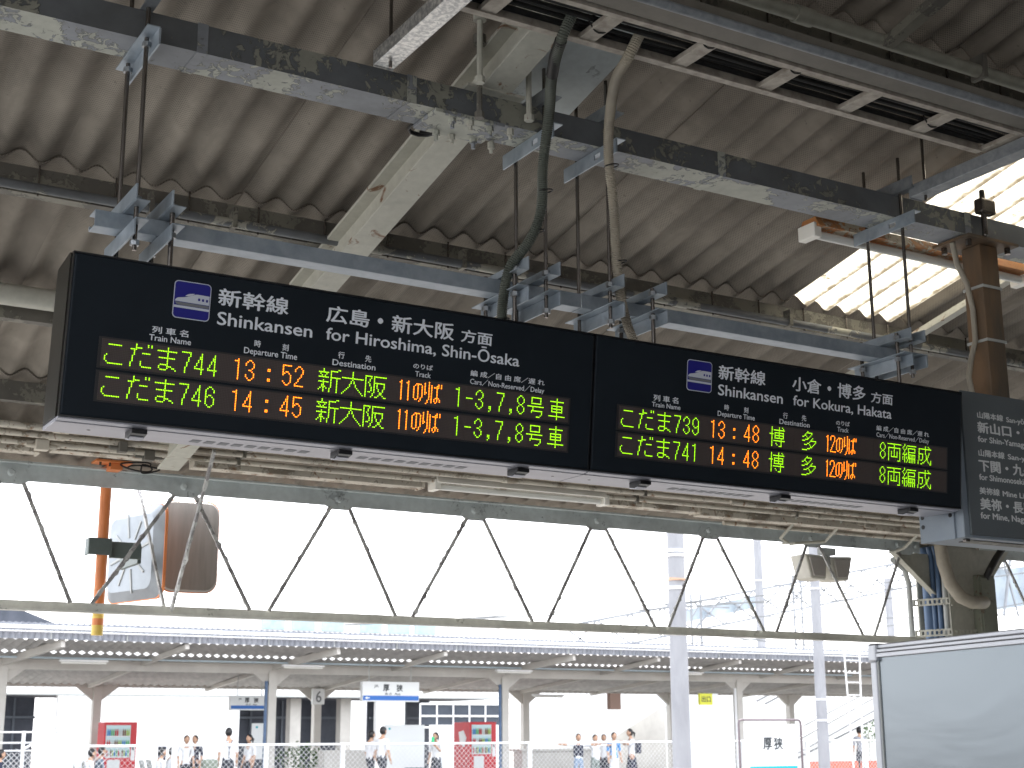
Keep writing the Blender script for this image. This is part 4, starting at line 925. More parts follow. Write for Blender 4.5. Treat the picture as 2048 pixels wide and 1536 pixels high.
# eave cladding: corrugated strip with relief
mb = MB(); n = 1140
for i in range(n):
    xa = 2+.04*i; xb = xa+.04; wa = .035*math.sin(i*math.pi/2); wb = .035*math.sin((i+1)*math.pi/2)
    mb.add([(xa, 39+wa, 4.07), (xb, 39+wb, 4.07), (xb, 39.0+wb, 4.28), (xa, 39.0+wa, 4.28)], [(0, 1, 2, 3)])
    mb.add([(xa, 39.1+wa, 4.24), (xb, 39.1+wb, 4.24), (xb, 39.12+wb, 4.50+wb*.5), (xa, 39.12+wa, 4.50+wa*.5)], [(0, 1, 2, 3)])
o = obj('eave_cladding', mb, FSHEET, t)
for x in range(3, 47, 1):
    obj('cladding_joint', MB().box(x-.012, x+.012, 38.96, 38.975, 4.07, 4.28), GREYPIPE, t) if x % 2 else None
for k, (yy, zz) in enumerate(((38.9, 4.26), (38.85, 4.34), (38.9, 4.40))):
    o = obj('white_conduit', MB().cyl((2, yy, zz), (46, yy, zz), .022, 6), WHITE, smooth=True); tag(o, ['lowest white conduit along the far eave', 'middle white conduit along the far eave', 'top white conduit along the far eave'][k], 'conduit')
o = obj('longitudinal_beam', MB().box(2, 50, 41.9, 42.1, 3.42, 3.70), FPAINT); tag(o, 'deep front beam under the far canopy', 'beam')
o = obj('longitudinal_beam', MB().box(2, 50, 46.9, 47.1, 3.12, 3.30), FPAINT); tag(o, 'back beam under the far canopy', 'beam')
o = obj('far_purlin', MB().box(2, 50, 43.0, 43.1, 3.58, 3.63), FPAINT); tag(o, 'purlin along the bright gap in the far canopy', 'purlin')
i = 0
for x in (4.5, 8.45, 12.3, 16.3, 20.3, 24.4, 28.2, 31.6, 35.2, 39):
    o = obj('far_rafter', MB().bar((x+.9 if x in (8.45, 16.3, 24.4) else x+.4, 39.1, 3.98), (x, 42, 3.62), .12, .2 if x in (8.45, 16.3, 24.4) else .13).bar((x, 42, 3.60), (x-.2, 47.4, 3.10), .1, .12), FPAINT)
    tag(o, 'sloping rafter of the far canopy '+{4.5: 'at the left picture edge', 8.45: 'above the leftmost column', 12.3: 'above the left vending machine', 16.3: 'on the column left of the number six', 20.3: 'above the arrow name sign', 24.4: 'on the column right of the central vending machine', 28.2: 'above the group of children', 31.6: 'just left of the thick mast', 35.2: 'right of the thick mast', 39: 'at the slimmer mast'}[x], 'rafter', 'rafters of the far canopy')
o = obj('power_conduit', MB().cyl((2, 41.2, 3.71), (45, 41.2, 3.71), .03, 6), M('pale_blue_conduit', (.5, .6, .66), None, .4), smooth=True); tag(o, 'pale blue conduit along the far canopy', 'conduit')
root = None
for x, y, z in ((10.4, 41, 3.58), (16.9, 41, 3.57), (24.2, 41, 3.56), (31.2, 41, 3.62), (13.3, 46.5, 3.42), (28.6, 46, 2.95), (19.9, 46.5, 3.42)):
    if root is None:
        root = thing('far_lamp', 'white strip lamp under the far canopy above the left vending machine', 'lamp', (x, y, z), 'strip lamps under the far canopy')
        obj('housing', MB().box(x-.66, x+.66, y-.07, y+.07, z+.03, z+.08), WHITE, root); obj('tube', MB().cyl((x-.62, y, z), (x+.62, y, z), .03, 8), TUBE, root); base = (x, y, z)
    else: dup(root, (x-base[0], y-base[1], z-base[2]), 'white strip lamp under the far canopy '+{16.9: 'right of the left column', 24.2: 'above the central vending machine', 31.2: 'crossing behind the thick mast', 13.3: 'in the back row at left', 28.6: 'low above the children', 19.9: 'in the back row above the number six'}[x])

# station building behind the far platform
t = thing('station_building', 'low white station building with dark openings behind the far platform', 'building', (20, 60, 0))
YB = 60
# (x0,x1) at Y=60 are 1.5 times the values at Y=40
segs = [(4, 12.0, 'd'), (12.0, 14.3, 'w0'), (14.3, 23.3, 'w'), (23.3, 28.4, 'd'), (28.4, 29.4, 'w'), (29.4, 31.8, 'd'), (31.8, 43, 'w'), (43, 70, 'w')]
wall = MB().box(14.3, 21.9, YB, YB+.3, 0, 3.25).box(28.3, 29.7, YB, YB+.3, 0, 3.25).box(2, 70, YB+.05, YB+.35, 3.25, 5.2)
obj('wall', wall, WALLW, t); obj('eave_pipe', MB().cyl((2, YB-.2, 3.24), (34, YB-.2, 3.24), .04, 8), GREYPIPE, t)
for a, b in ((4, 14.3), (21.9, 28.3), (29.7, 33.0)):
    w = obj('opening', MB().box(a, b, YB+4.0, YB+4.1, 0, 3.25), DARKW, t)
    k = a+.4
    while k < b-.2:
        obj('mullion', MB().box(k, k+.09, YB+3.8, YB+3.9, 0, 3.2), M('mullion_grey', (.12, .14, .17), None, .5) if k == a+.4 else bpy.data.materials['mullion_grey'], w); k += 1.5
    obj('transom', MB().box(a, b, YB+3.7, YB+3.79, 2.35, 2.45), bpy.data.materials['mullion_grey'], w)
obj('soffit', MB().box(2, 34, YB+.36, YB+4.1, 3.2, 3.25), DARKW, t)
for a in (24.6, 27.0): obj('pillar', MB().box(a, a+.5, YB+1.0, YB+1.5, 0, 3.2), FPAINT, t)
w = obj('window_band', MB().box(30.2, 34.4, YB-.5, YB-.45, 2.05, 2.95), DARKG, t)
for k in range(6): obj('window_frame', MB().box(30.2+.84*k-.03, 30.2+.84*k+.03, YB-.56, YB-.51, 1.9, 3.0), WHITE, w)
for z in (1.95, 2.45, 2.98): obj('window_frame', MB().box(30.2, 34.4, YB-.60, YB-.565, z-.05, z+.03), WHITE, w)
# taller pale building further back with a strip of blue windows
t = thing('office_building', 'pale distant building with a row of light blue windows', 'building', (38, 90, 0))
obj('wall', MB().box(25, 52, 90, 98, 0, 9.4), WALLW, t)
for x in (34.1, 36.2, 38.3, 41.1, 43.2, 45.2): obj('window', MB().box(x, x+1.6, 89.9, 89.99, 8.35, 9.1), WINB, t)
t = thing('shed', 'dark grey roofed shed at the far left', 'building', (16, 90, 0))
obj('wall', MB().box(6, 19, 90, 97, 0, 7.9), WALLW, t); obj('roof', MB().prism([Vector((4, 89, 7.9)), Vector((21.5, 89, 7.9)), Vector((18.5, 89, 9.0)), Vector((4, 89, 9.0))], (0, 0, 0), (0, 9, 0)), DARKW, t)

# footbridge: stair enclosure and stairs
t = thing('footbridge_stair', 'white enclosed footbridge stair rising to the right', 'stair', (34, 50, 0))
Y = 50
xs = lambda x40: x40*Y/40
q = [Vector((31.5, Y, 0)), Vector((31.5, Y, 3.25)), Vector((38.2, Y, 3.3)), Vector((38.2, Y, 2.75)), Vector((36.6, Y, 2.75)), Vector((33.6, Y, 1.2)), Vector((33.4, Y, 0))]
obj('side_wall', MB().prism(q, (0, 0, 0), (0, .15, 0)), WALLW, t)
obj('inner_wall', MB().box(33, 39, Y+2, Y+2.1, 0, 3.3), FPAINT, t)
obj('slope_trim', MB().bar((33.4, Y-.05, 1.15), (36.6, Y-.05, 2.78), .06, .12).bar((36.6, Y-.05, 2.78), (38.3, Y-.05, 2.78), .06, .12), SIGNW, t)
for x in (30.0, 36.9): obj('pillar', MB().box(x, x+.45, Y-.3, Y+.1, 0, 3.3), WHITE, t)
obj('door', MB().box(37.5, 38.2, Y+.2, Y+.3, 0, 2.7), DARKW, t)
t = thing('footbridge_stair', 'second white stair with sloping parapet behind the name board', 'stair', (50, 52, 0))
obj('parapet', MB().prism([Vector((44.0, 51, .3)), Vector((44.0, 51, 1.0)), Vector((52.5, 51, 4.4)), Vector((52.5, 51, 3.3))], (0, 0, 0), (0, .15, 0)), WALLW, t)
obj('parapet', MB().prism([Vector((46.5, 52.5, .3)), Vector((46.5, 52.5, 2.0)), Vector((55, 52.5, 5.2)), Vector((55, 52.5, 4.0))], (0, 0, 0), (0, .15, 0)), WALLW, t)
TRIM = M('sunlit_grey_trim', (.13, .135, .14), (.18, .185, .19), .6, 0, 1)
obj('soffit', MB().bar((44.2, 51.1, .30), (52.5, 51.1, 3.28), .2, .05), TRIM, t)  # dark strip drawn for the shade under the sloping parapet
for dz, w_ in ((.45, .035), (1.02, .04), (1.12, .03)): obj('handrail', MB().bar((44.0, 50.9, dz), (52.5, 50.9, dz+3.35), w_, w_), TRIM, t)
for dz in (1.95, 2.1): obj('handrail', MB().bar((46.5, 52.4, dz), (55, 52.4, dz+3.2), .035, .035), TRIM, t)
obj('wall_cap', MB().box(40.4, 60, 53.9, 53.98, 3.86, 3.93), TRIM, t)
obj('back_wall', MB().box(40.4, 60, 54, 54.2, 0, 3.9), WALLW, t)
obj('upper_truss', MB().bar((42.5, 50.9, 3.0), (46.5, 50.9, 4.6), .08, .08).bar((43, 50.9, 2.9), (47.0, 50.9, 4.5), .08, .08), TRIM, t)

# overhead white footbridge in the haze and its lattice
t = thing('footbridge', 'bright white lattice footbridge high above the far tracks', 'footbridge', (50, 70, 0))
mb = MB()
for i in range(16):
    xa = 42+2.2*i; za = 7.2+.42*i
    mb.bar((xa, 66, za), (xa+2.2, 66, za+.42), .1, .14); mb.bar((xa, 66, za-1.6), (xa+2.2, 66, za-1.6+.42), .1, .12)
    mb.bar((xa, 66, za-1.6), (xa+2.2, 66, za+.42), .07, .08); mb.bar((xa+2.2, 66, za-1.18), (xa, 66, za), .07, .08)
HZS = M('sunlit_grey_steel', (.20, .21, .225), (.27, .28, .30), .6, 0, 1)
obj('lattice_side', mb, HZS, t)
HZG = M('hazy_bridge_glazing', (.30, .36, .42), (.42, .48, .52), .4, 0, 1)
obj('window_band', MB().bar((50, 66.3, 8.0), (56, 66.3, 9.2), .1, .7), HZG, t)
obj('window_band', MB().bar((75, 66.3, 10.6), (90, 66.3, 12.6), .1, 2.6), HZG, t)
mb = MB()
for i in range(9): mb.bar((72+2*i, 65.8, 9.0), (73.4+2*i, 65.8, 14), .14, .14); mb.bar((73.4+2*i, 65.8, 9.0), (72+2*i, 65.8, 14), .1, .1)
obj('lattice_tower', mb, HZS, t)
for i, (x, z0, z1) in enumerate(((0, 0, 0),)*3):
    pass
for i, (x0, x1, y, z0, z1, w_) in enumerate(((20, 62, 45, 5.2, 9.9, .03), (26, 70, 50, 5.9, 11.6, .03), (34, 62, 48, 5.0, 8.6, .025), (28, 60, 55, 7.6, 8.8, .03), (36, 66, 44, 6.0, 8.2, .025), (30, 52, 40, 5.0, 5.2, .025))):
    o = obj('catenary_wire', MB().tube([(x0+(x1-x0)*k/10, y, z0+(z1-z0)*k/10-.5*math.sin(math.pi*k/10)) for k in range(11)], w_, 5), TRIM)
    tag(o, 'faint grey catenary wire in the white sky, '+['lowest, rising to the far column', 'long one crossing behind the speakers', 'one just over the right far eave', 'nearly level upper one', 'one behind the slimmer mast', 'level one over the far eave'][i], 'wire', 'catenary wires')
for i, (x, y, h) in enumerate(((44.5, 58, 8.4), (56.5, 64, 10.5), (71.5, 66, 12.5))):
    t = thing('gantry_post', ['thin lattice post left of the slimmer mast', 'thin lattice post behind the loudspeakers', 'thin lattice post beyond the column'][i], 'post', (x, y, 0))
    mb = MB(); mb.bar((x, y, 0), (x, y, h), .09, .09).bar((x+.6, y, 0), (x+.6, y, h), .09, .09)
    for k in range(int(h/.8)): mb.bar((x, y, .8*k), (x+.6, y, .8*k+.8), .05, .05)
    obj('lattice', mb, HZS, t); obj('crossarm', MB().bar((x-1.6, y, h-.6), (x+2.4, y, h-.6), .08, .08), HZS, t)
for i in range(4):
    o = obj('overhead_wire', MB().tube([(10+4*k, 30+6*i, 8.0+.4*i+.055*k+.02*(k-9)**2*.1) for k in range(20)], .012, 4), CONC); tag(o, 'thin overhead wire crossing the white sky, '+['lowest of the four', 'second lowest of the four', 'second highest of the four', 'highest of the four'][i], 'wire', 'overhead wires')

# concrete masts
def mast(x, y, r0, r1, h, label, bands=(), extra=None):
    t = thing('concrete_mast', label, 'mast', (x, y, ZP))
    obj('shaft', MB().tube([(x, y, ZP), (x, y, h*.5), (x, y, h)], r0, 20, rf=lambda i, q: [r0, (r0+r1)/2, r1][i]), CONC, t, smooth=True)
    for z, mt in bands: obj('band', MB().cyl((x, y, z), (x, y, z+.05), r0*1.02, 18), mt, t, smooth=True)
    return t
mast(15.35, 20.4, .165, .135, 9, 'thick pale concrete mast standing between the tracks', ((.98, WHITE), (3.30, YEL), (4.05, WHITE), (4.62, WHITE), (4.70, WHITE)))
tt = thing('mast_bracket', 'orange clamp bracket on the thick concrete mast', 'bracket', (15.35, 20.4, 4.2)); obj('clamp', MB().cyl((15.35, 20.4, 4.20), (15.35, 20.4, 4.235), .16, 16).bar((15.05, 20.2, 4.22), (15.65, 20.2, 4.22), .02, .025), M('faded_orange', (.55, .36, .25), None, .6), tt)
mast(30.0, 33, .175, .13, 12, 'slimmer concrete mast right of the thick one', ((1.95, WHITE), (2.55, WHITE), (4.3, WHITE), (5.8, WHITE)))
mast(50.6, 60, .26, .22, 12.2, 'pale far mast seen above the footbridge', ((9.5, WHITE),)); mast(62.0, 62, .26, .22, 10.4, 'pale far mast near the footbridge tower', ()); mast(67.5, 62, .24, .2, 10.2, 'pale far mast left of the column', ())
t = thing('signal_ladder', 'white ladder structure beside the far eave', 'ladder', (33.5, 35.5, ZP))
mb = MB(); mb.bar((33.55, 35.5, ZP), (33.35, 35.5, 4.6), .035, .035).bar((33.85, 35.5, ZP), (34.05, 35.5, 4.6), .035, .035)
obj('rails', mb, WHITE, t)
for z in (2.4, 2.8, 3.2, 3.5, 3.9, 4.3): obj('rung', MB().bar((33.45, 35.5, z), (33.95, 35.5, z), .03, .03), WHITE, t)

# chain link fence
t = thing('chain_link_fence', 'white chain link fence along the far platform edge', 'fence', (20, 38.9, 0))
mb = MB(); s_ = .15; x = 9.6
while x < 46:
    for sg in (-1, 1): mb.bar((x, 38.9+.006*sg, .02), (x+sg*1.3, 38.9+.006*sg, 1.32), .0052, .0052)
    x += s_
stuff(obj('wire_mesh', mb, WHITE, t))
obj('top_rail', MB().cyl((9.6, 38.88, 1.36), (46, 38.88, 1.36), .032, 8), WHITE, t); obj('bottom_rail', MB().cyl((9.6, 38.88, .25), (46, 38.88, .25), .025, 8), WHITE, t)
for x in (9.7, 12.4, 15.0, 17.3, 20.8, 23.5, 26.6, 29.1, 31.8, 34.6, 37.3, 40): obj('post', MB().box(x-.05, x+.05, 38.84, 38.94, 0, 1.40), WHITE, t)
t = thing('white_ramp_railing', 'white ramp railing with wire panels at the far left', 'railing', (8, 40, 0))
for x in (7.8, 8.7, 9.5, 10.2): obj('post', MB().box(x-.04, x+.04, 39.9, 39.98, 0, 1.75 if x > 8 else 1.4), WHITE, t)
for z in (1.25, 1.45, 1.72): obj('rail', MB().cyl((5, 39.9, z), (10.2, 39.9, z), .025, 6), WHITE, t)
obj('sloping_rail', MB().cyl((8.7, 39.8, 1.3), (10.3, 39.8, 2.2), .035, 6), WHITE, t)
mb = MB(); x = 5
while x < 10.2:
    for sg in (-1, 1): mb.bar((x, 39.95, .3), (x+sg*.9, 39.95, 1.2), .012, .012)
    x += .14
stuff(obj('wire_mesh', mb, WHITE, t))

# vending machines
BOT = [M('drink_'+n_, c, None, .35) for n_, c in (('blue', (.05, .25, .6)), ('green', (.15, .5, .2)), ('red', (.6, .05, .06)), ('white', (.7, .72, .7)), ('brown', (.25, .12, .06)), ('lime', (.4, .55, .1)))]
def vending(x, y, label, dp=.72):
    t = thing('vending_machine', label, 'vending machine', (x, y, 0), 'red vending machines')
    obj('cabinet', MB().box(x-.5, x+.5, y, y+dp, .05, 2.02), RED, t, bevel=.02)
    w = obj('display_window', MB().box(x-.44, x+.30, y-.012, y-.0005, .98, 1.93), GLASSP, t)
    for k, z in enumerate((1.62, 1.30, 1.02)):
        obj('shelf', MB().box(x-.43, x+.29, y-.03, y-.0125, z-.035, z-.005), WHITE, w)
        for j in range(12):
            xx = x-.41+.058*j; bt = BOT[(j//2+k*2) % 6] if k < 2 else BOT[(j+k) % 6]
            o = obj('bottle', MB().cyl((xx+.02, y-.035, z), (xx+.02, y-.035, z+.15), .02, 6).cyl((xx+.02, y-.035, z+.15), (xx+.02, y-.035, z+.20), .009, 6), bt, w)
    obj('coin_panel', MB().box(x+.34, x+.46, y-.01, y-.0005, .9, 1.35), WHITE, t); obj('keypad', MB().box(x+.37, x+.43, y-.016, y-.0105, 1.2, 1.28), BLK, t)
    obj('poster', MB().box(x-.36, x+.02, y-.01, y-.0005, .5, .92), SIGNW, t); obj('dispensing_hatch', MB().box(x-.3, x+.3, y-.012, y-.0005, .2, .40), DARKW, t)
    return t
vending(12.55, 44.6, 'red vending machine at left beside the back row column'); vm = vending(24.30, 43.2, 'red vending machine with white emblem on its side, at centre', 1.15)
obj('side_emblem', MB().prism([Vector((23.7995, 43.45, 1.5)), Vector((23.7995, 43.65, 1.75)), Vector((23.7995, 44.0, 1.7)), Vector((23.7995, 43.9, 1.3)), Vector((23.7995, 43.6, 1.2))], (0, 0, 0), (-.004, 0, 0)), WHITE, vm)

# hanging and standing name signs
def name_sign(x0, x1, y, z0, z1, label, band, bandmat, arrow=False, hang=True, txt='厚　狭', tz=None):
    t = thing('station_name_sign', label, 'sign', ((x0+x1)/2, y, z0))
    obj('box', MB().box(x0, x1, y, y+.18, z0, z1), SIGNW, t, bevel=.01)
    obj('colour_band', MB().box(x0+.02, x1-.02, y-.006, y-.0005, z0+.04, z0+.04+band), bandmat, t)
    fr_ = (Vector((0, y-.001, 0)), Vector((0, 0, 1)), Vector((0, -1, 0))); w = x1-x0; h = z1-z0
    lettering(txt, x0+w*(.36 if not tz else .30), x0+w*.70, *(tz or (z0+h*.52, z0+h*.86)), fr_, BLK, t, .03, name='station_name', off=.004)
    lettering('あさ　Asa', x0+w*.39, x0+w*.66, *((1.0, 1.06) if tz else (z0+h*.34, z0+h*.45)), fr_, BLK if not tz else PICW, t, .02, name='reading', off=.004)
    if hang:
        lettering('JR', x0+w*.20, x0+w*.28, z0+h*.68, z0+h*.84, fr_, PICG, t, .02, name='company_mark', off=.004)
        for x in (x0+.25, x1-.25): obj('hanging_rod', MB().cyl((x, y+.09, z1), (x, y+.09, z1+.6), .015, 6), GREYPIPE, t)
    if arrow:
        zc = z0+.04+band/2
        obj('arrow', MB().prism([Vector((x0+.08, y-.008, zc)), Vector((x0+.16, y-.008, zc+.05)), Vector((x0+.16, y-.008, zc+.015)), Vector((x0+.24, y-.008, zc+.015)), Vector((x0+.24, y-.008, zc-.015)), Vector((x0+.16, y-.008, zc-.015)), Vector((x0+.16, y-.008, zc-.05))], (0, 0, 0), (0, -.003, 0)), SIGNW, t)
    return t
name_sign(18.85, 20.78, 41, 2.60, 3.20, 'hanging station name sign with blue band and arrow, right of the number six', .14, SIGNB, True)
name_sign(15.75, 17.05, 44, 2.38, 2.82, 'hanging station name sign with blue band, partly behind a column', .10, SIGNB)
t = name_sign(24.72, 26.35, 30, .46, 1.84, 'standing station name board in a rounded pipe frame', .28, TEAL, False, False, tz=(1.20, 1.50))
mb = MB().tube([(24.50, 30.1, ZP), (24.50, 30.1, 1.86), (24.53, 30.1, 1.93), (24.6, 30.1, 1.95), (26.5, 30.1, 1.95), (26.57, 30.1, 1.93), (26.60, 30.1, 1.86), (26.60, 30.1, ZP)], .03, 8)
obj('pipe_frame', mb, M('frame_dull_pink', (.14, .11, .12), None, .5), t, smooth=True)
t = thing('platform_number_sign', 'small white plate with platform number 6', 'sign', (19.75, 46.8, 2.7))
obj('plate', MB().box(19.58, 20.02, 46.6, 46.72, 2.63, 3.15), SIGNW, t, bevel=.01)
lettering('6', 19.70, 19.90, 2.70, 3.07, (Vector((0, 46.6, 0)), Vector((0, 0, 1)), Vector((0, -1, 0))), PICG, t, .01, name='numeral', off=.004)
t = thing('exit_sign', 'small yellow and white hanging sign right of the thick mast', 'sign', (32.0, 41, 2.6))
obj('yellow_panel', MB().box(31.7, 32.25, 41, 41.1, 2.58, 2.97), YEL, t); obj('white_panel', MB().box(32.251, 32.5, 41, 41.1, 2.58, 2.97), SIGNW, t)
lettering('出口', 31.78, 32.17, 2.68, 2.88, (Vector((0, 41, 0)), Vector((0, 0, 1)), Vector((0, -1, 0))), BLK, t, .02, off=.004)
# white notice boards
for i, (x0, x1, z0, z1, y) in enumerate(((16.3, 17.0, .9, 1.98, 43.5), (20.35, 21.75, .6, 1.92, 42.5))):
    t = thing('notice_board', ['narrow white notice board behind the left column', 'wide white notice board next to the walking student'][i], 'notice board', (x0, y, 0))
    obj('panel', MB().box(x0, x1, y, y+.06, z0, z1), SIGNW, t, bevel=.01)
    for x in (x0+.05, x1-.05): obj('leg', MB().cyl((x, y+.03, 0), (x, y+.03, z0), .02, 6), GREYPIPE, t)
    obj('mark', MB().box(x0+.12, x0+.19, y-.004, y-.0005, z1-.15, z1-.09), TEAL, t)
o = obj('junction_cabinet', MB().box(29.3, 29.75, 43, 43.2, 2.45, 3.0), M('brown_box', (.28, .18, .14), None, .6)); tag(o, 'brown box high on a back row column', 'box')
o = obj('stone_planter', MB().box(18.6, 20.2, 43.2, 43.7, 0, 1.15), FPAINT, bevel=.02); tag(o, 'grey waist high wall behind the walking students', 'wall')
o = obj('concrete_ledge', MB().box(26.0, 28.8, 43.5, 44.1, 0, 1.05).box(25.9, 28.9, 43.4, 44.2, 1.05, 1.12), FPAINT, bevel=.01); tag(o, 'low concrete ledge left of the children', 'ledge')
o = obj('safety_netting', MB().box(36, 45, 40.5, 40.53, 0, .62), ORF); tag(o, 'orange safety barrier low behind the fence', 'barrier')

def shrub(cx_, cy_, w, h, z0, label, n=420):
    t = thing('shrub', label, 'shrub', (cx_, cy_, 0))
    mb = MB(); rnd = random.Random(int(cx_*10))
    for i in range(n):
        a, b = rnd.uniform(0, 6.283), rnd.uniform(-1, 1); r = rnd.uniform(.35, 1)**.5*(1+.25*math.sin(3*a))
        p = Vector((cx_+w*r*math.cos(a)*math.sqrt(1-b*b), cy_+w*.7*r*math.sin(a)*math.sqrt(1-b*b), z0+h*(.5+.5*b*r)))
        u_ = Vector((rnd.uniform(-1, 1), rnd.uniform(-1, 1), rnd.uniform(-1, 1))).normalized(); v_ = u_.cross(Vector((rnd.uniform(-1, 1), rnd.uniform(-1, 1), 1))).normalized(); s_ = .07
        mb.add([p-u_*s_, p+v_*s_*.5, p+u_*s_, p-v_*s_*.5], [(0, 1, 2, 3)])
    obj('foliage', mb, LEAF, t); obj('stem', MB().cyl((cx_, cy_, 0), (cx_, cy_, z0+h*.4), .03, 6), FPAINT, t)
shrub(18.6, 45, .8, .9, .45, 'bright green shrub behind the fence near column six'); shrub(51, 52.9, .7, 1.5, 1.0, 'dark green shrub right of the man in grey', 300)

# ================================================================== people
SKIN = M('skin', (.52, .32, .22), None, .6); HAIR = M('black_hair', (.012, .011, .012), None, .45)
CW = M('white_shirt', (.74, .75, .77), None, .8); CN = M('navy_cloth', (.02, .025, .05), None, .8); CD = M('dark_trousers', (.035, .04, .055), None, .8)
CBl = M('blue_tee', (.04, .26, .62), None, .8); CG = M('grey_blue_shirt', (.16, .21, .27), None, .8); CGr = M('grey_tee', (.28, .29, .32), None, .8); CJ = M('jeans_pale', (.25, .33, .45), None, .8); SHOE = M('shoe', (.08, .08, .09), None, .5); CK = M('khaki_grey_trousers', (.22, .26, .24), None, .8)
def person(x, y, h, face, label, shirt, legs, pose='stand', hair='short', sleeves=True, skirt=None, arms=None, z=0.0):
    """face: direction the chest points, degrees from +X; local axes: a = to the person's left, f = forward"""
    t = thing('person', label, 'person', (x, y, z))
    fa = R(face); f = Vector((math.cos(fa), math.sin(fa), 0)); a = Vector((-math.sin(fa), math.cos(fa), 0)); o0 = Vector((x, y, z))
    W_ = lambda l, fo, up_: o0+a*(l*h)+f*(fo*h)+Vector((0, 0, up_*h))
    sit = pose == 'sit'; lean = .04 if sit else .0; hz = .27 if sit else .52
    J = {}; J['pel'] = (0, 0, hz); J['sp'] = (0, .0+lean*.4, hz+.12); J['ch'] = (0, lean, hz+.24); J['nk'] = (0, lean+.01, hz+.325); J['hb'] = (0, lean+.02, hz+.365)
    if sit: leg = [((.05, .03, hz-.01), (.06, .25, hz+.01), (.06, .27, .04), (.06, .34, .02))]*2
    elif pose == 'walk': leg = [((.05, 0, hz-.04), (.055, .12, .29), (.055, .13, .04), (.055, .20, .02)), ((.05, 0, hz-.04), (.055, -.02, .28), (.055, -.17, .07), (.055, -.11, .03))]
    else: leg = [((.05, 0, hz-.04), (.06, .012, .28), (.065, 0, .04), (.075, .075, .02))]*2
    V, E, Rd, Mi = [], [], [], []
    def add(p, r, par=None, mi=0):
        V.append(W_(*p)); Rd.append(r*h)
        if par is not None: E.append((par, len(V)-1)); Mi.append((par, len(V)-1, mi))
        return len(V)-1
    pel = add(J['pel'], .082); sp = add(J['sp'], .072, pel, 0); ch = add(J['ch'], .085, sp, 0); nk = add(J['nk'], .032, ch, 2); add(J['hb'], .030, nk, 2)
    tips = []
    for si, s_ in enumerate((1, -1)):
        L = leg[si]; k = pel
        for q_, r_, mi in zip(L, (.062, .042, .028, .020), (1, 1, 1 if not skirt else 2, 3)): k = add((q_[0]*s_, q_[1], q_[2]), r_, k, mi)
    dflt = [((.115, lean, hz+.285), (.135, .0, hz+.13), (.14, .05, hz-.02)), ((.115, lean, hz+.285), (.135, .0, hz+.13), (.14, .05, hz-.02))]
    if sit: dflt = [((.115, lean, hz+.285), (.135, .06, hz+.15), (.08, .19, hz+.09))]*2
    if arms: dflt = arms
    for s_, A in zip((1, -1), dflt):
        k = ch
        for i_, (q_, r_) in enumerate(zip(A, (.036, .027, .020))): k = add((q_[0]*s_, q_[1], q_[2]), r_, k, (0, 0 if True else 0, 2 if sleeves else 0)[i_])
        e, w_ = Vector(A[1]), Vector(A[2]); dd = (w_-e).normalized(); hd = w_+dd*.045; k = add((hd.x*s_, hd.y, hd.z), .017, k, 2)
        tips.append((s_, w_, dd))
    me = bpy.data.meshes.new('body'); me.from_pydata([v-o0 for v in V], E, []); ob = bpy.data.objects.new('body', me); COL.objects.link(ob)
    md = ob.modifiers.new('skin', 'SKIN'); md.use_smooth_shade = True
    for i_, sv in enumerate(me.skin_vertices[0].data): sv.radius = (Rd[i_], Rd[i_]*(.72 if i_ in (pel, sp, ch) else 1)); sv.use_root = (i_ == 0)
    sb = ob.modifiers.new('sub', 'SUBSURF'); sb.levels = 1; sb.render_levels = 1
    dg = bpy.context.evaluated_depsgraph_get(); dg.update(); m2 = bpy.data.meshes.new_from_object(ob.evaluated_get(dg))
    vv = [tuple(v.co) for v in m2.vertices]; ff = [list(p.vertices) for p in m2.polygons]
    bpy.data.objects.remove(ob); bpy.data.meshes.remove(me)
    segs_ = [(V[p]-o0, V[q_]-o0, mi) for p, q_, mi in Mi]; mis = []
    for fc in ff:
        c = sum((Vector(vv[i_]) for i_ in fc), Vector())/len(fc); best = (9e9, 0)
        for p, q_, mi in segs_:
            d_ = q_-p; tt_ = max(0, min(1, (c-p).dot(d_)/max(d_.dot(d_), 1e-9))); dist = (c-(p+d_*tt_)).length
            if dist < best[0]-1e-5: best = (dist, mi)
        mis.append(best[1])
    # the head with nose, ears, and the fingers join the same mesh
    mb = MB(); mb.v = vv; mb.f = ff; mb.mi = mis; mb.cur = 2
    hc = Vector((0, 0, 0))+f*((lean+.03)*h)+Vector((0, 0, (hz+.42)*h)); hr = .062*h
    def ball(c, rx, ry, rz, n1=10, n2=7):
        vs_, fs = [], []
        for i_ in range(n2+1):
            th = math.pi*i_/n2
            for k_ in range(n1):
                ph = 2*math.pi*k_/n1; vs_.append(c+a*(rx*math.sin(th)*math.cos(ph))+f*(ry*math.sin(th)*math.sin(ph))+Vector((0, 0, rz*math.cos(th))))
        for i_ in range(n2):
            for k_ in range(n1): fs.append((i_*n1+k_, i_*n1+(k_+1) % n1, (i_+1)*n1+(k_+1) % n1, (i_+1)*n1+k_))
        return vs_, fs
    mb.add(*ball(hc, hr*.78, hr*.95, hr*1.15)); mb.add(*ball(hc+f*hr*.95-Vector((0, 0, hr*.1)), hr*.12, hr*.2, hr*.2, 6, 4))
    for s_ in (-1, 1): mb.add(*ball(hc+a*(s_*hr*.8)-Vector((0, 0, hr*.05)), hr*.1, hr*.2, hr*.28, 6, 4))
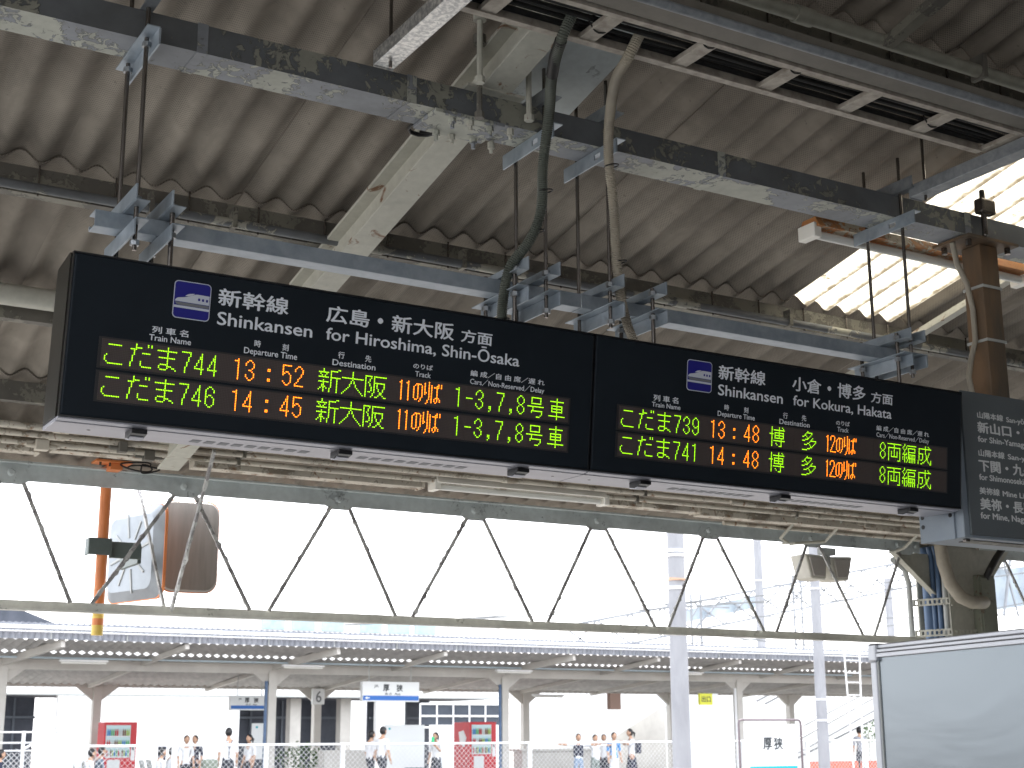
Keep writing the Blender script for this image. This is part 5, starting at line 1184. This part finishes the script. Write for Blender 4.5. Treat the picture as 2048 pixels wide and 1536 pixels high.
    for s_, w_, dd in tips:
        base_ = Vector((w_.x*s_, w_.y, w_.z)); d2 = Vector((dd.x*s_, dd.y, dd.z))
        side = d2.cross(Vector((0, 1, .3))).normalized()
        for k_ in range(5):
            off = side*((k_-1.5)*.009 if k_ < 4 else -.022); st = base_+d2*(.045 if k_ < 4 else .02)+off; ln_ = (.034, .04, .038, .03, .028)[k_]
            e1 = st+d2*ln_*.55; e2 = e1+(d2+Vector((0, .6, -.1))).normalized()*ln_*.5
            pt = [a*(q_.x*h)+f*(q_.y*h)+Vector((0, 0, q_.z*h)) for q_ in (st, e1, e2)]; mb.tube(pt, .0052*h, 5)
    mb.v = [tuple(Vector(v)+o0) for v in mb.v]
    body = obj('body', mb, [shirt, legs, SKIN, SHOE], t, smooth=True)
    # face features and hair
    hw = hc+o0; mb = MB()
    for s_ in (-1, 1): mb.add(*ball(hw+a*(s_*hr*.3)+f*hr*.86+Vector((0, 0, hr*.12)), hr*.09, hr*.08, hr*.05, 6, 4))
    mb.add(*ball(hw+f*hr*.84-Vector((0, 0, hr*.5)), hr*.2, hr*.08, hr*.04, 6, 4)); obj('face_features', mb, BLK, t)
    mb = MB(); vs_, fs = ball(hw+Vector((0, 0, hr*.12))-f*(hr*.1), hr*.90, hr*1.04, hr*1.16, 12, 9)
    keep = [fc for fc in fs if (sum((vs_[i_] for i_ in fc), Vector())/4-hw).dot(f) < hr*(.45 if (sum((vs_[i_] for i_ in fc), Vector())/4).z > hw.z+hr*.45 else .12) and (sum((vs_[i_] for i_ in fc), Vector())/4).z > hw.z-hr*.75]
    mb.add(vs_, keep)
    if hair == 'tail': mb.tube([hw-f*hr*.95+Vector((0, 0, hr*.3)), hw-f*hr*1.5-Vector((0, 0, hr*.1)), hw-f*hr*1.45-Vector((0, 0, hr*1.3))], hr*.3, 7, rf=lambda i_, q_: q_*(1, 1.1, .4)[i_])
    obj('hair', mb, HAIR, t, smooth=True)
    if skirt:
        mb = MB(); n_ = 16; top = []; bot = []
        for k_ in range(n_):
            w_ = 2*math.pi*k_/n_; top.append(o0+a*(.078*h*math.cos(w_))+f*(.062*h*math.sin(w_))+Vector((0, 0, (hz+.06)*h))); bot.append(o0+a*((.125+.008*(k_ % 2))*h*math.cos(w_))+f*((.10+.008*(k_ % 2))*h*math.sin(w_))+Vector((0, 0, (hz-.23)*h)))
        mb.add(top+bot, [(k_, (k_+1) % n_, n_+(k_+1) % n_, n_+k_) for k_ in range(n_)]); obj('skirt', mb, skirt, t)
    return t, W_
def backpack(W_, x, y, label, mat, h=1):
    t = thing('backpack', label, 'bag', (x, y, .9))
    c = W_(0, -.11, .70); obj('pack', MB().bar(c+Vector((0, 0, -.24)), c+Vector((0, 0, .17)), .30, .16, (1, 0, 0)), mat, t, bevel=.04)
# left group
A_spread = [((.115, 0, .805), (.25, .05, .80), (.37, .10, .81))]*2
t, W_ = person(14.28, 39.9, 1.80, 80, 'man in white shirt and dark braces, back turned, left of the number six column', CW, CD)
mb = MB(); mb.bar(W_(.05, -.062, .83), W_(0, -.075, .70), .025, .012).bar(W_(-.05, -.062, .83), W_(0, -.075, .70), .025, .012).bar(W_(0, -.075, .70), W_(0, -.07, .55), .025, .012); obj('braces', mb, CN, t)
person(15.55, 41.6, 1.62, 200, 'schoolgirl in white blouse and dark skirt behind the left column', CW, SKIN, hair='tail', skirt=CD)
person(19.15, 40.2, 1.83, 20, 'student in white shirt striding right, dark trousers', CW, CD, 'walk')
person(19.10, 40.9, 1.72, 10, 'student half hidden behind the striding one', CW, CD, 'walk')
t, W_ = person(21.55, 41.3, 1.66, 205, 'ponytailed student with green drink between board and machine', CW, CD, hair='tail', skirt=CD, arms=[((.115, 0, .805), (.15, .05, .66), (.06, .14, .80)), ((.115, 0, .805), (.14, 0, .65), (.14, .04, .52))])
o = obj('green_bottle', MB().cyl(tuple(W_(.05, .17, .82)), tuple(W_(.05, .17, .93)), .05, 8), M('green_plastic', (.05, .6, .25), None, .4), bevel=.01); tag(o, 'green bottle held by the ponytailed student', 'bottle')
tt = thing('tote_bag', 'white bag slung at the ponytailed student back', 'bag', (21.6, 41.2, .7)); c = W_(-.02, -.13, .50); obj('bag_body', MB().bar(c+Vector((0, 0, -.22)), c+Vector((0, 0, .2)), .30, .16, (1, 0, 0)), CW, tt, bevel=.04)
# children right of centre
t, W_ = person(26.05, 40.1, 1.60, 250, 'boy in navy vest resting both arms on the fence', CW, CJ, arms=A_spread)
mb = MB(); mb.bar(W_(0, 0, .56), W_(0, 0, .80), .155*1.6*1.25, .10*1.6*1.3, (math.cos(R(250)), math.sin(R(250)), 0)); obj('vest', mb, CN, t, bevel=.05)
person(26.75, 40.2, 1.57, 265, 'boy in white tee with spread arms beside the vest boy', CW, CK, arms=A_spread)
person(27.78, 41.2, 1.58, 240, 'girl with ponytail between the two boys', CW, CD, hair='tail', skirt=CD)
t, W_ = person(27.42, 40.1, 1.64, 262, 'boy in bright blue tee shirt standing at the fence', CBl, CW)
t, W_ = person(28.2, 40.2, 1.75, 160, 'ponytailed woman with white blouse and dark skirt, rightmost of the children', CW, SKIN, hair='tail', skirt=CN, arms=[((.115, 0, .805), (.14, .08, .72), (.08, .16, .76)), ((.115, 0, .805), (.14, .08, .72), (.08, .16, .76))])
backpack(W_, 28.6, 40.3, 'black backpack on the ponytailed woman', CN)
person(38.6, 40.5, 1.80, 70, 'man in grey tee shirt walking away at the far right', CGr, CD)
# seated passengers and their seats
def seat(x, y, label):
    t = thing('seat_bench', label, 'seat', (x, y, 0), 'grey platform seats')
    obj('backrest', MB().bar((x, y, .40), (x-.16, y, .98), .44, .03, (1, 0, 0)), GREYPIPE, t, bevel=.015)
    for k in range(3): obj('backrest_slot', MB().bar((x-.045+.0, y-.12+.12*k, .47), (x-.125, y-.12+.12*k, .75), .02, .034, (1, 0, 0)), DARKW, t)
    obj('seat_pan', MB().box(x-.02, x+.42, y-.22, y+.22, .40, .44), GREYPIPE, t, bevel=.01)
    for dx in (.02, .38): obj('leg', MB().cyl((x+dx, y, 0), (x+dx, y, .40), .02, 6), GREYPIPE, t)
seat(10.05, 39.6, 'grey seat at far left, nearer one'); seat(10.5, 40.3, 'grey seat at far left, further one'); seat(11.9, 39.6, 'grey seat in the middle group, nearer one'); seat(12.3, 40.3, 'grey seat in the middle group, further one')
person(10.3, 39.6, 1.66, 0, 'dark haired passenger in white on the far left seat', CW, CD, 'sit', z=.02)
person(10.75, 40.3, 1.72, 0, 'man in grey blue shirt sitting right of the left column', CG, CN, 'sit', z=.02)
person(12.2, 39.6, 1.68, 0, 'student in white shirt leaning forward on a seat', CW, CD, 'sit', z=.02)
t, W_ = person(12.7, 40.3, 1.68, 0, 'student in navy vest on the middle seats', CW, CD, 'sit', z=.02); backpack(W_, 12.6, 40.4, 'navy backpack on the middle seats', CN)
person(13.68, 41.8, 1.60, 270, 'small student with black hair behind the fence, left one', CW, CD, z=0); person(14.0, 41.9, 1.60, 220, 'small student in navy with black hair, right one', CN, CD, z=0)
person(7.95, 39.4, 1.66, 0, 'dark haired passenger seated at the left picture edge', CN, CD, 'sit', z=.02); seat(7.8, 39.4, 'grey seat at the left picture edge')
o = obj('suitcase', MB().box(13.45, 13.88, 39.5, 39.8, .06, .98), M('olive_cloth', (.16, .19, .15), (.22, .25, .2), .8, 0, 8), bevel=.06); tag(o, 'tall olive grey suitcase beside the man with braces', 'suitcase')
